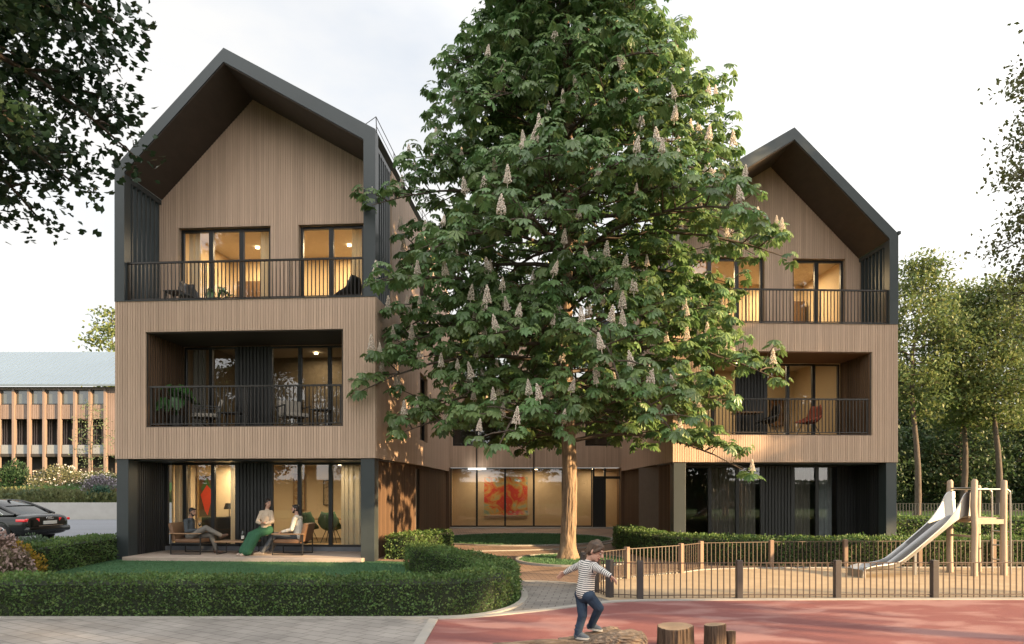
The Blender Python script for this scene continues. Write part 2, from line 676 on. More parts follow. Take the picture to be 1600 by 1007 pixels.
# path and courtyard paving
sheet('path', [(-2.9, 32.2), (-4.2, 17.9), (-1.9, 17.2), (-1.55, 16.0), (-.95, 14.9), (-.35, 13.9), (.05, 13.0), (.17, 12.2), (.11, 11.3), (-.16, 10.55), (-.62, 10.08), (-.9, 9.95),
               (.19, 10.40), (1.06, 10.96), (2.2, 11.4), (2.4, 13.0), (7.0, 15.5), (7.0, 20.1), (5.2, 20.3), (5.4, 32.2)], .006, GREYP)
BR_EDGE = smooth_path([(-.2, 13.75), (.35, 13.86), (.9, 13.72), (1.35, 13.5), (2.0, 13.9)], 5)
sheet('courtyard_paving', [(-2.9, 32.2), (-4.2, 17.9), (-1.9, 17.2), (-1.5, 16.0), (-.9, 14.9)] + BR_EDGE + [(3.7, 15.2), (4.5, 15.7), (7.0, 16), (7.0, 20.1), (5.2, 20.3), (5.4, 32.2)], .010, BROWNP)
kerb('courtyard_edging', BR_EDGE, .06, z1=.02)
# play area inside the fence
SAND_EDGE = smooth_path([(1.45, 13.35), (1.9, 13.9), (2.45, 14.35), (3.0, 14.72), (3.75, 15.2), (4.4, 15.7), (5.4, 15.92), (7, 16.05), (16, 16.2)], 5)
sheet('sand_play_area', [(16, 11.6), (8, 11.56), (4, 11.5), (2.3, 11.44), (1.66, 11.36), (1.45, 11.9), (1.3, 12.8)] + SAND_EDGE, .016, SAND)
kerb('sand_edging', SAND_EDGE, .10, z1=.035)
# lawns with stone edging in the courtyard


def ring(cx, cy, rx, ry, rot=0, n=48):
    return [(cx + rx * math.cos(t) * math.cos(rot) - ry * math.sin(t) * math.sin(rot), cy + rx * math.cos(t) * math.sin(rot) + ry * math.sin(t) * math.cos(rot)) for t in np.linspace(0, 2 * math.pi, n, endpoint=False)]


RING_T = ring(1.55, 17.75, 1.42, 1.5)
kerb('tree_ring_kerb', RING_T, .08, z1=.06, closed=True)
tree_lawn = sheet('tree_lawn', RING_T, .03, GRASS)
RING_C = ring(.35, 25.0, 3.35, 2.9, R(12))
kerb('courtyard_lawn_kerb', RING_C, .09, z1=.05, closed=True)
sheet('courtyard_lawn', RING_C, .03, GRASS)
kerb('curved_path_edging', smooth_path([(-1.7, 20.2), (.2, 20.5), (2.2, 21.4), (3.4, 23.4)], 8), .09, z1=.035)
# front garden lawn
sheet('front_lawn', [(-12, 10.2), (-1, 10.2), (-.3, 11.0), (-.1, 12.2), (-.6, 13.7), (-1.6, 15.6), (-2.2, 17.5), (-3.4, 19.0), (-10.6, 18.2), (-10.8, 14.5)], .006, LAWN)
# car park
sheet('carpark', [(-45, 12.5), (-11.6, 15.2), (-11.0, 19), (-9.5, 40.5), (-70, 40.5)], .008, ASPH)
# pale footpath across the far lawn on the right
sheet('far_path', [(16, 56), (70, 53), (70, 56), (16, 59)], .01, CONC)
# retaining wall of the planted slope
mb = MB()
mb.hexa([(-70, 40.6, -.2), (-8, 40.6, -.2), (-8, 40.95, -.2), (-70, 40.95, -.2), (-70, 40.6, 1.0), (-8, 40.6, 1.0), (-8, 40.95, 1.0), (-70, 40.95, 1.0)])
tag(mb.build('retaining_wall', CONC), 'long pale concrete retaining wall behind the parked black car', 'wall')

# ------------------------------------------------------------------ the two gabled houses


def batten_wall(mp_, mb_, fn, a0, a1, zb, zt, ops=(), thick=.2, kinks=(), pitch=.070, w=.056, dep=.016, rng=None, zt_gap=.0):
    rng = rng or random.Random(5)
    ztf = zt if callable(zt) else (lambda a: zt)

    def ints(a, lo, hi):
        L_ = [(lo, hi)]
        for (o0, o1, z0, z1) in ops:
            if o0 - 1e-6 < a < o1 + 1e-6:
                L2 = []
                for (p, q) in L_:
                    if z1 <= p or z0 >= q:
                        L2.append((p, q))
                    else:
                        if z0 > p:
                            L2.append((p, z0))
                        if z1 < q:
                            L2.append((z1, q))
                L_ = L2
        return [(p, q) for p, q in L_ if q - p > .004]
    cuts = sorted({a0, a1} | {o for op in ops for o in op[:2] if a0 < o < a1} | {k for k in kinks if a0 < k < a1})
    for c0, c1 in zip(cuts, cuts[1:]):
        mid = (c0 + c1) / 2
        top = ztf(mid)
        for (p, q) in ints(mid, zb, top):
            if abs(q - top) < 1e-6:
                q0, q1 = ztf(c0), ztf(c1)
            else:
                q0 = q1 = q
            mp_.hexa([fn(c0, 0, p), fn(c1, 0, p), fn(c1, -thick, p), fn(c0, -thick, p), fn(c0, 0, q0), fn(c1, 0, q1), fn(c1, -thick, q1), fn(c0, -thick, q0)])
    n = max(1, int(round((a1 - a0) / pitch)))
    pt = (a1 - a0) / n
    for i in range(n):
        c = a0 + (i + .5) * pt
        rn = rng.random()
        for (p, q) in ints(c, zb, ztf(c) - zt_gap):
            b0, b1 = c - w / 2, c + w / 2
            mb_.hexa([fn(b0, dep, p), fn(b1, dep, p), fn(b1, 0.001, p), fn(b0, 0.001, p), fn(b0, dep, q), fn(b1, dep, q), fn(b1, .001, q), fn(b0, .001, q)], rn)


def win(parent, fn, a0, a1, z0, z1, mull=(), fw=.055, name='window', glass=None, fd=.09, transom=None):
    """framed glazing in plane o=0; fn(a,o,z)"""
    mb = MB()

    def bx(p0, p1, q0, q1, o0=-fd / 2, o1=fd / 2):
        mb.hexa([fn(p0, o0, q0), fn(p1, o0, q0), fn(p1, o1, q0), fn(p0, o1, q0), fn(p0, o0, q1), fn(p1, o0, q1), fn(p1, o1, q1), fn(p0, o1, q1)])
    bx(a0, a0 + fw, z0, z1)
    bx(a1 - fw, a1, z0, z1)
    bx(a0 + fw, a1 - fw, z1 - fw, z1)
    bx(a0 + fw, a1 - fw, z0, z0 + fw)
    for mpos in mull:
        bx(mpos - fw * .9, mpos + fw * .9, z0 + fw, z1 - fw, -fd / 2 - .004, fd / 2 + .004)
    f = mb.build(name, WINFRAME, parent)
    g = MB()
    edges = [a0 + fw] + [m_ for m_ in mull] + [a1 - fw]
    for k, (e0, e1) in enumerate(zip(edges, edges[1:])):
        o = .012 * (k % 2) - .006
        g.quad(fn(e0, o, z0 + fw), fn(e1, o, z0 + fw), fn(e1, o, z1 - fw), fn(e0, o, z1 - fw))
    g.build('pane', glass or GLASS, f, fix=False)
    return f


def railing(parent, fn, a0, a1, z0, z1, pitch=.105, posts=()):
    mb = MB()

    def bx(p0, p1, q0, q1, o0, o1):
        mb.hexa([fn(p0, o0, q0), fn(p1, o0, q0), fn(p1, o1, q0), fn(p0, o1, q0), fn(p0, o0, q1), fn(p1, o0, q1), fn(p1, o1, q1), fn(p0, o1, q1)])
    bx(a0, a1, z1 - .045, z1, -.03, .03)
    bx(a0, a1, z0 + .05, z0 + .075, -.012, .012)
    n = int((a1 - a0) / pitch)
    for i in range(n + 1):
        c = a0 + (a1 - a0) * (i + .5) / (n + 1)
        bx(c - .008, c + .008, z0 + .075, z1 - .045, -.018, .018)
    for c in list(posts) + [a0 + .015, a1 - .015]:
        bx(c - .014, c + .014, z0 - .04, z1 - .045, -.02, .02)
    return mb.build('railing', RAIL, parent)


def room(parent, fx, s0, s1, y0, y1, z0, z1, wallm=None, power=0, lamp=True, color=(1, .76, .46), floorm=None, y_l=None, sz=.9, nl=1, world=None):
    mb = MB()
    mb.cm = 0
    mb.quad((fx(s0), y1, z0), (fx(s1), y1, z0), (fx(s1), y1, z1), (fx(s0), y1, z1))
    mb.quad((fx(s0), y0, z0), (fx(s0), y1, z0), (fx(s0), y1, z1), (fx(s0), y0, z1))
    mb.quad((fx(s1), y0, z0), (fx(s1), y1, z0), (fx(s1), y1, z1), (fx(s1), y0, z1))
    mb.cm = 1
    mb.quad((fx(s0), y0, z0), (fx(s1), y0, z0), (fx(s1), y1, z0), (fx(s0), y1, z0))
    mb.cm = 2
    mb.quad((fx(s0), y0, z1), (fx(s1), y0, z1), (fx(s1), y1, z1), (fx(s0), y1, z1))
    o = mb.build('room', [wallm or ROOMW, floorm or ROOMF, ROOMC], parent, fix=False)
    for i in range(nl if power else 0):
        sc_ = s0 + (s1 - s0) * (i + .5) / nl
        yl = y_l or (y0 + y1) / 2
        l = MB()
        l.lathe([(.02, .0), (.06, .0), (.06, .05), (.05, .05)], (fx(sc_), yl, z1 - .06), 20)
        lm = mat('lamp_diffuser', (.9, .8, .6), .5, emit=(1, .74, .42), estr=3.0)
        l.build('ceiling_lamp', lm, o)
        ld = bpy.data.lights.new('room_light', 'AREA')
        ld.energy = power
        ld.color = color
        ld.shape = 'DISK'
        ld.size = sz
        lo = bpy.data.objects.new('room_light', ld)
        COL.objects.link(lo)
        lo.parent = parent
        lo.location = (fx(sc_), yl, z1 - .09)
    return o


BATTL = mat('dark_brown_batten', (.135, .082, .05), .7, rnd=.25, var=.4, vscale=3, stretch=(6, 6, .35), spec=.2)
CURT = mat('curtain_linen', (.62, .56, .46), .9, rnd=.06, var=.15, trans=.35)


def house(name, label, loc, rz, right, P):
    h = thing(name, label, 'house', loc, R(rz), 'gabled timber houses')
    Wd = P['W']
    fx = (lambda s: s - Wd) if right else (lambda s: -s)
    rng = random.Random(11 if right else 7)
    So, Sr, Zo, Zr, Zc = Wd, P['Sr'], P['Zo'], P['Zr'], P['Zc']
    o0, o1, oz0, oz1 = P['op']
    GB, BT = 2.65, 6.77            # band bottom and top
    k0, kk = P['bend']
    DEP = P['dep']

    def fF(y0):
        return lambda a, o, z: (fx(a), y0 - o, z)

    def fC(s_off=0.0):            # court-side wall: a = depth, o = outwards to the court
        return lambda a, o, z: (fx(s_off - o + max(0, a - k0) * kk), a, z)

    def fO(s_off=0.0):            # outer side wall
        return lambda a, o, z: (fx(So - s_off + o), a, z)

    def roof_in(s):               # underside line of the roof
        if s >= Sr:
            t = (s - Sr) / (So - Sr)
            return (Zr - .36) + t * ((Zo - .42) - (Zr - .36))
        t = s / Sr
        return (Zc - .43) + t * ((Zr - .36) - (Zc - .43))

    # --- timber band and gable wall
    mp_, mb_ = MB(), MB()
    batten_wall(mp_, mb_, fF(0), 0, So, GB, BT, [(o0, o1, oz0, oz1)], .28, rng=rng)
    batten_wall(mp_, mb_, fC(), .05, DEP, GB, BT, P['side_mid'], .25, rng=rng)
    batten_wall(mp_, mb_, fO(), .05, 9, GB, BT, (), .25, rng=rng)
    wl = mp_.build('wall', WOODB, h)
    mb_.build('batten_cladding', WOOD, wl)
    mp_, mb_ = MB(), MB()
    batten_wall(mp_, mb_, fF(1.7), .10, So - .10, BT - .25, roof_in, P['top_win'], .22, kinks=(Sr,), rng=rng, zt_gap=.03)
    batten_wall(mp_, mb_, fC(.02), 1.7, DEP, BT, Zc - .28, P['side_top'], .25, rng=rng)
    batten_wall(mp_, mb_, fO(.02), 1.7, 9, BT, Zo - .28, (), .25, rng=rng)
    wl = mp_.build('gable_wall', WOODB, h)
    mb_.build('batten_cladding', WOOD, wl)
    # parapet cap on the band
    mb = MB()
    mb.box(*sorted((fx(.31), fx(So - .27))), -.034, .30, BT, BT + .02)
    mb.build('parapet_cap', FRAME, h)
    # balcony slab
    mb = MB()
    mb.box(*sorted((fx(.26), fx(So - .26))), .30, 1.7, BT - .35, BT - .2)
    mb.build('loggia_floor', TERR, h)

    # --- dark roof frame
    O = [(So, BT), (So, Zo), (Sr, Zr), (0, Zc), (0, BT)]
    I = [(So - .27, BT), (So - .27, roof_in(So - .27)), (Sr - .0, Zr - .36), (.31, roof_in(.31)), (.31, BT)]
    mb = MB()
    for i in range(4):
        mb.prism([O[i], O[i + 1], I[i + 1], I[i]], lambda a, b, d: (fx(a), d, b), -.03, .24)
    mb.build('roof_frame', FRAME, h)
    mb = MB()
    for i in (1, 2):
        mb.prism([O[i], O[i + 1], I[i + 1], I[i]], lambda a, b, d: (fx(a), d, b), .24, DEP - 1.5)
    rf = mb.build('roof', FRAME, h)
    for i in (1, 2):
        mb = MB()
        (a0, b0), (a1, b1) = I[i], I[i + 1]
        mb.prism([(a0, b0 - .008), (a1, b1 - .008), (a1, b1 - .03), (a0, b0 - .03)], lambda a, b, d: (fx(a), d, b), .0, 1.66)
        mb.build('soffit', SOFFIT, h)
    mb = MB()
    mb.box(*sorted((fx(So - .02), fx(So + .06))), -.06, DEP - 2, Zo - .02, Zo + .07)
    mb.build('gutter', FRAME, rf)
    # fins of the side screens
    for (c0, c1, ze) in ((.03, .24, Zc - .4), (So - .24, So - .03, Zo - .3)):
        mb = MB()
        for j in range(7):
            y = .34 + j * .2
            mb.box(*sorted((fx(c0), fx(c1))), y, y + .055, BT, ze)
        mb.box(*sorted((fx(c0), fx(c1))), .24, 1.7, ze, ze + .12)
        mb.build('side_screen', FRAME, h)
    # railing of the top loggia
    railing(h, fF(.12), .31, So - .27, BT + .02, 7.83, posts=(Wd * .33, Wd * .66))
    # --- middle balcony box
    mb = MB()
    xa, xb = sorted((fx(o0), fx(o1)))
    mb.cm = 0
    mb.box(xa + .012, xb - .012, .02, 1.75, oz1 - .03, oz1 - .012)
    mb.cm = 1
    mb.box(xa + .012, xb - .012, .02, 1.75, oz0 + .004, oz0 + .03)
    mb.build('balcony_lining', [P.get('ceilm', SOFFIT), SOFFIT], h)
    for f_ in (lambda a, o, z: (fx(o0 + .03 + o), a, z), lambda a, o, z: (fx(o1 - .03 - o), a, z)):
        mp_, mb_ = MB(), MB()
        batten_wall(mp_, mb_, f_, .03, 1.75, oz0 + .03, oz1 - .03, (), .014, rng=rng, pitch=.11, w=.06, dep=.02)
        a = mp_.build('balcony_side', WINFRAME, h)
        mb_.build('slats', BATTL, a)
    railing(h, fF(.10), o0 + .05, o1 - .05, oz0 + .03, 4.56, posts=((o0 + o1) / 2,))
    for (w0, w1, mu) in P['mid_win']:
        win(h, fF(1.78), w0, w1, oz0 + .03, oz1 - .05, mu)
    for (w0, w1) in P['mid_panel']:
        mp_, mb_ = MB(), MB()
        batten_wall(mp_, mb_, fF(1.76), w0, w1, oz0 + .03, oz1 - .04, (), .1, rng=rng, pitch=.1, w=.06, dep=.03)
        a = mp_.build('balcony_back_wall', WINFRAME, h)
        mb_.build('slats', BLACKSLAT, a)
    # --- top windows
    for (w0, w1, z0, z1), mu in zip(P['top_win'], P['top_mull']):
        win(h, fF(1.7 + .16), w0 + .02, w1 - .02, z0, z1 - .02, mu, fw=.07)
    # --- side windows
    for (w0, w1, z0, z1) in list(P['side_mid']) + list(P['side_top']):
        win(h, fC(.14), w0 + .01, w1 - .01, z0 + .01, z1 - .01, (), fw=.07)
    # --- ground floor
    for (c0, c1) in ((.04, .40), (So - .34, So - .02)):
        mb = MB()
        mb.bbox(*sorted((fx(c0), fx(c1))), .03, .42, -.05, GB, .006)
        mb.build('column', FRAME, h)
    mb = MB()
    mb.box(*sorted((fx(.02), fx(So - .02))), .28, 1.9, GB - .045, GB - .012)
    mb.build('ground_soffit', WINFRAME, h)
    mp_, mb_ = MB(), MB()
    batten_wall(mp_, mb_, lambda a, o, z: (fx(So - .30 - o), a, z), .42, 1.8, .0, GB - .05, (), .1, rng=rng, pitch=.1, w=.055, dep=.025)
    a = mp_.build('ground_wall', WINFRAME, h)
    mb_.build('slats', BLACKSLAT, a)
    for (w0, w1) in P['gr_panel']:
        mp_, mb_ = MB(), MB()
        batten_wall(mp_, mb_, fF(1.78), w0, w1, .02, GB - .05, (), .1, rng=rng, pitch=.1, w=.06, dep=.03)
        a = mp_.build('ground_wall', WINFRAME, h)
        mb_.build('slats', BLACKSLAT, a)
    mp_, mb_ = MB(), MB()
    batten_wall(mp_, mb_, fC(.16), .42, DEP, 0, GB - .02, P['side_gr'], .12, rng=rng, pitch=.1, w=.055, dep=.03)
    a = mp_.build('passage_wall', mat('passage_backing', (.05, .034, .024), .8), h)
    mb_.build('slats', BATTL, a)
    for (w0, w1, z0, z1) in P['side_gr']:
        d = MB()
        f_ = fC(.22)
        d.hexa([f_(w0, 0, z0), f_(w1, 0, z0), f_(w1, -.05, z0), f_(w0, -.05, z0), f_(w0, 0, z1), f_(w1, 0, z1), f_(w1, -.05, z1), f_(w0, -.05, z1)])
        dr = d.build('door', WINFRAME, h)
        d = MB()
        d.bar(f_(w0 + .1, .05, .95), f_(w0 + .1, .05, 1.25), .025, .025)
        d.build('handle', STEEL, dr)
        d = MB()
        f2 = fC(.16)
        d.hexa([f2(w0 - .09, .06, 0), f2(w0 - .01, .06, 0), f2(w0 - .01, -.06, 0), f2(w0 - .09, -.06, 0), f2(w0 - .09, .06, GB - .03), f2(w0 - .01, .06, GB - .03), f2(w0 - .01, -.06, GB - .03), f2(w0 - .09, -.06, GB - .03)])
        d.build('door_frame', TIMBER, dr)
    for (w0, w1, mu) in P['gr_win']:
        win(h, fF(1.80), w0, w1, P['gz0'], GB - .05, mu, fw=.06)
    mb = MB()
    mb.box(*sorted((fx(.40), fx(So - .34))), 1.72, 1.9, -.02, P['gz0'])
    mb.build('plinth', mat('plinth_grey', (.15, .16, .18), .6), h)
    # core that closes the body behind the rooms
    mb = MB()
    mb.box(*sorted((fx(1.0), fx(So - .25))), 8.0, DEP - .2, 0, min(Zo, Zc) - .4)
    mb.build('rear_wall', WOODB, h)
    return h, fx


LH, LX = house('gabled_house', 'larch clad gabled house with lit terrace, left of the chestnut tree', (-3.48, 17.5, 0), -4.0, False, dict(
    W=6.95, Sr=4.0, Zo=10.3, Zr=13.29, Zc=11.04, op=(.85, 6.11, 3.47, 5.96), bend=(5.2, .046), dep=14.25,
    side_mid=[(5.6, 7.3, 3.5, 5.8)], side_top=[(5.6, 7.2, 6.9, 9.6)], side_gr=[(5.4, 6.5, .02, 2.55)],
    top_win=[(.80, 2.68, 6.52, 9.32), (3.50, 6.20, 6.52, 9.32)], top_mull=[(1.78,), (4.4, 5.3)],
    mid_win=[(.95, 3.52, (1.80, 2.66)), (4.50, 6.05, (5.27,))], mid_panel=[(.86, .97), (3.5, 4.52)],
    gr_win=[(.36, 3.52, (1.78, 2.68)), (4.50, 6.62, (5.22, 6.06))], gr_panel=[(3.5, 4.52)], gz0=.22))
RH, RX = house('gabled_house', 'larch clad gabled house behind the playground, right of the chestnut tree', (11.54, 20.5, 0), 2.4, True, dict(
    W=6.81, Sr=3.65, Zo=9.48, Zr=12.59, Zc=10.43, op=(.90, 6.01, 3.45, 5.94), bend=(1.0, .075), dep=11.2, ceilm=mat('warm_soffit', (.20, .10, .055), .7, var=.4),
    side_mid=[(4.0, 5.5, 3.5, 5.8)], side_top=[(4.5, 6.0, 6.9, 9.4)], side_gr=[(5.0, 6.1, .02, 2.5)],
    top_win=[(.80, 3.46, 6.52, 9.30), (4.38, 6.12, 6.52, 9.28)], top_mull=[(1.7, 2.6), (5.23,)],
    mid_win=[(.95, 2.6, (1.8,)), (3.52, 5.95, (4.25, 5.10))], mid_panel=[(2.6, 3.54)],
    gr_win=[(.42, 3.42, (1.7, 2.6)), (4.42, 5.95, (5.22,))], gr_panel=[(3.4, 4.44), (5.93, 6.5)], gz0=.10))

# rooms
room(LH, LX, .25, 6.55, 1.95, 5.6, .2, 2.62, power=20, nl=2, y_l=2.75, sz=.5)
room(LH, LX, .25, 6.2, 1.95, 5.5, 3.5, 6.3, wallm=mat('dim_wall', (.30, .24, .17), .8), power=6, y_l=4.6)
room(LH, LX, .4, 6.3, 1.98, 5.0, 6.52, 9.5, wallm=mat('amber_wall', (.72, .58, .40), .8, var=.1), power=34, nl=2, y_l=3.8, color=(1, .72, .40))
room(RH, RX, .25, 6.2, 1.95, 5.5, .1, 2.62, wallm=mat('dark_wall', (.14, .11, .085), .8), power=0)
room(RH, RX, .25, 6.2, 1.95, 5.5, 3.5, 6.3, power=18, y_l=3.6)
room(RH, RX, .4, 6.3, 1.98, 5.0, 6.52, 9.4, wallm=MATS['amber_wall'], power=34, nl=2, y_l=3.8, color=(1, .72, .40))

# wire safety rail on the left house's court-side eave
mb = MB()
for y in (.1, 2.0, 4.0, 6.0):
    mb.tube([(.0, y, 11.0), (-.02, y, 11.42)], .012, 6)
mb.tube([(-.02, .1, 11.42), (-.02, 9.0, 11.42)], .01, 6)
mb.tube([(-.02, .1, 11.2), (-.02, 9.0, 11.2)], .008, 6)
mb.tube([(-.28, -.02, 11.16), (-.02, .1, 11.42)], .01, 6)
mb.build('roof_safety_rail', BLACKM, LH)

# terrace
mb = MB()
mb.bbox(-6.62, -.30, -.22, 1.74, -.1, .10, .012)
ter = mb.build('terrace', TERR)
ter.location = LH.location
ter.rotation_euler = LH.rotation_euler
tag(ter, kind='structure')

# ------------------------------------------------------------------ link building across the courtyard
LK = thing('glazed_link_building', 'long low timber and glass building at the back of the courtyard', 'building', (0, 31.8, 0))
mp_, mb_ = MB(), MB()
fL = lambda a, o, z: (a, -o, z)
batten_wall(mp_, mb_, fL, -3.3, 5.7, 2.82, 9.4, [(-2.75, 2.6, 3.83, 5.7), (3.4, 5.0, 3.83, 5.7), (-2.3, 0, 6.9, 8.9), (1.2, 3.6, 6.9, 8.9)], .3)
a = mp_.build('wall', WOODB, LK)
mb_.build('batten_cladding', WOOD, a)
mb = MB()
mb.box(-3.4, 5.8, -.08, 8, 9.4, 9.65)
mb.build('roof', FRAME, LK)
win(LK, lambda a, o, z: (a, .12 - o, z), -2.74, 2.59, 3.84, 5.69, (-1.63, .3, 1.3))
win(LK, lambda a, o, z: (a, .12 - o, z), 3.41, 4.99, 3.84, 5.69, ())
win(LK, lambda a, o, z: (a, .12 - o, z), -2.29, -.01, 6.91, 8.89, (-1.1,))
win(LK, lambda a, o, z: (a, .12 - o, z), 1.21, 3.59, 6.91, 8.89, (2.4,))
win(LK, fL, -2.85, 3.72, .08, 2.80, (-1.63, -.32, 1.01, 2.35), fw=.05)
dm = MB()
for x in (3.74, 4.26, 4.98):
    dm.box(x, x + .09, -.05, .05, .04, 2.8)
dm.box(3.83, 4.98, -.05, .05, 2.3, 2.42)
dm.box(3.83, 4.26, -.02, .02, .04, 2.3)
d = dm.build('door', WINFRAME, LK)
g = MB()
g.quad((4.35, 0, .06), (4.98, 0, .06), (4.98, 0, 2.3), (4.35, 0, 2.3))
g.build('pane', GLASS, d, fix=False)
for x in (-1.63, 1.01):
    mb = MB()
    mb.tube([(x, -.1, 2.8), (x, -.1, 5.6)], .03, 8)
    mb.build('downpipe', WINFRAME, LK)
for x0, x1 in ((-3.7, -2.87), (5.0, 5.8)):
    mb = MB()
    mb.box(x0, x1, -.35, .9, 0, 2.815)
    mb.build('corner_wall', BATTL, LK)
mb = MB()
mb.box(-3.0, 5.4, -.3, .3, -.05, .06)
mb.build('threshold', CONC, LK)
room(LK, lambda s: s, -2.9, 5.2, .1, 1.7, .06, 2.8, wallm=mat('hall_wall', (.62, .47, .32), .8, var=.15), power=7, nl=3, y_l=.8, sz=.4)
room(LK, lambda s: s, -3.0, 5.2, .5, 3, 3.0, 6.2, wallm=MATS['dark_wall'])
mb = MB()
mb.box(-2.0, -1.2, -.5, -.3, 2.72, 2.78)
mb.build('strip_lamp', mat('strip_lamp', (.9, .9, .85), .5, emit=(1, .95, .85), estr=1.6), LK)

# ------------------------------------------------------------------ vegetation
LEAF_CH = mat('chestnut_leaf', (.155, .24, .082), .36, col2=(.082, .145, .048), var=.5, vscale=.9, rnd=.42, hue=.025, trans=.36, spec=.5)
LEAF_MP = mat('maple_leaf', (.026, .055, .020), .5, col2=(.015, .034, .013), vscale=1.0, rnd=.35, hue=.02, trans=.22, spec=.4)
LEAF_BG = mat('pale_tree_leaf', (.16, .19, .06), .55, col2=(.085, .12, .04), vscale=.35, rnd=.35, hue=.03, trans=.35, spec=.3)
LEAF_DK = mat('dark_tree_leaf', (.042, .075, .030), .6, col2=(.02, .042, .018), vscale=.3, rnd=.35, hue=.02, trans=.18, spec=.25)
LEAF_HG = mat('hedge_leaf', (.115, .18, .05), .5, col2=(.06, .11, .032), vscale=1.6, rnd=.45, hue=.025, trans=.38, spec=.35)
LEAF_HR = mat('hedge_leaf_golden', (.19, .19, .05), .5, col2=(.10, .13, .035), vscale=1.6, rnd=.45, hue=.03, trans=.3, spec=.35)
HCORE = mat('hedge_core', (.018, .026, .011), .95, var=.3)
GRASSB = mat('grass_blade', (.095, .19, .09), .6, col2=(.07, .15, .068), vscale=1.5, rnd=.25, hue=.02, trans=.3, spec=.25)
BLOSSOM = mat('chestnut_blossom', (.74, .66, .56), .7, col2=(.60, .49, .41), vscale=14, rnd=.18, trans=.15)


def grow(rng, base, H, zb, prof, nprim, droop=.25, up=.35, rtrunk=.24, rtop=.03, nstep=7, sec=.38, wob=.12, lens=(.82, 1.08), trunk_pts=12, flare=1.25, power=.92, thin=1.0, vjit=0.0):
    """trunk, limbs and twigs; returns (trunk MB, limb MB, nodes[(pos, outward dir, height fraction)])"""
    base = Vector(base)
    tr, lb = MB(), MB()
    ph = rng.uniform(0, 6)

    def tp(z):
        f = z / H
        return base + Vector((wob * math.sin(2.1 * f * 3 + ph) * f, wob * math.cos(1.7 * f * 3 + ph) * f, z))
    zs = [H * i / (trunk_pts - 1) for i in range(trunk_pts)]

    def tr_r(z):
        f = z / H
        return max(rtop, rtrunk * (1 - f) ** .8 * (1 + (flare - 1) * max(0, 1 - z / .5) ** 2))
    zz = sorted(set(zs + [.12, .3, .6, 1.0, 1.5]))
    tr.tube([tp(z) - Vector((0, 0, .1 if z == 0 else 0)) for z in zz], [tr_r(z) for z in zz], 14, jit=.06, rng=rng)
    nodes = []
    for i in range(nprim):
        f = (i + rng.uniform(-.3, .3)) / max(1, nprim - 1)
        f = min(max(f, 0), 1) ** power
        z = zb + (H * .985 - zb) * f
        az = i * 2.39996 + rng.uniform(-.35, .35)
        r = prof(z) * rng.uniform(*lens)
        d = Vector((math.cos(az), math.sin(az), 0))
        p0 = tp(z)
        upi = up * rng.uniform(.6, 1.4)
        dri = droop * rng.uniform(.7, 1.3)
        sd = Vector((-d.y, d.x, 0))
        crv = rng.uniform(-.18, .18)

        def P(t):
            return p0 + d * (r * t) + sd * (r * crv * t * t) + Vector((0, 0, r * (upi * t - dri * t * t)))
        path = [P(t / 6) for t in range(7)]
        r0 = min(tr_r(z) * .6, (.018 + .016 * r) * thin)
        lb.tube(path, [r0 * (1 - t / 6 * .82) for t in range(7)], 6, cap=False)
        for k in range(nstep):
            t = .25 + .75 * (k + rng.uniform(-.3, .3)) / nstep
            t = min(max(t, .12), .98)
            q = P(t)
            for sgn in (-1, 1):
                ln = r * sec * (1.15 - t) * rng.uniform(.6, 1.2) + .18
                a2 = rng.uniform(.6, 1.15) * sgn
                dd = (d * math.cos(a2) + sd * math.sin(a2))
                e = q + dd * ln + Vector((0, 0, ln * rng.uniform(-.25, .35) + rng.uniform(-vjit, vjit)))
                m = (q + e) / 2 + Vector((0, 0, ln * .06))
                lb.tube([q, m, e], [r0 * .32, r0 * .24, r0 * .12], 4, cap=False)
                nodes.append((e, (e - q).normalized(), f))
                if ln > .7:
                    nodes.append((m + Vector((rng.uniform(-.15, .15), rng.uniform(-.15, .15), rng.uniform(-.1, .15))), dd, f))
        if vjit:
            for k in range(3):
                q = P(rng.uniform(.35, .95))
                e = q + d * rng.uniform(.1, .4) + sd * rng.uniform(-.3, .3) + Vector((0, 0, rng.uniform(.15, .55)))
                lb.tube([q, e], [r0 * .22, r0 * .1], 4, cap=False)
                nodes.append((e, (e - q).normalized(), f))
        nodes.append((P(1.0), (P(1.0) - P(.9)).normalized(), f))
    return tr, lb, nodes


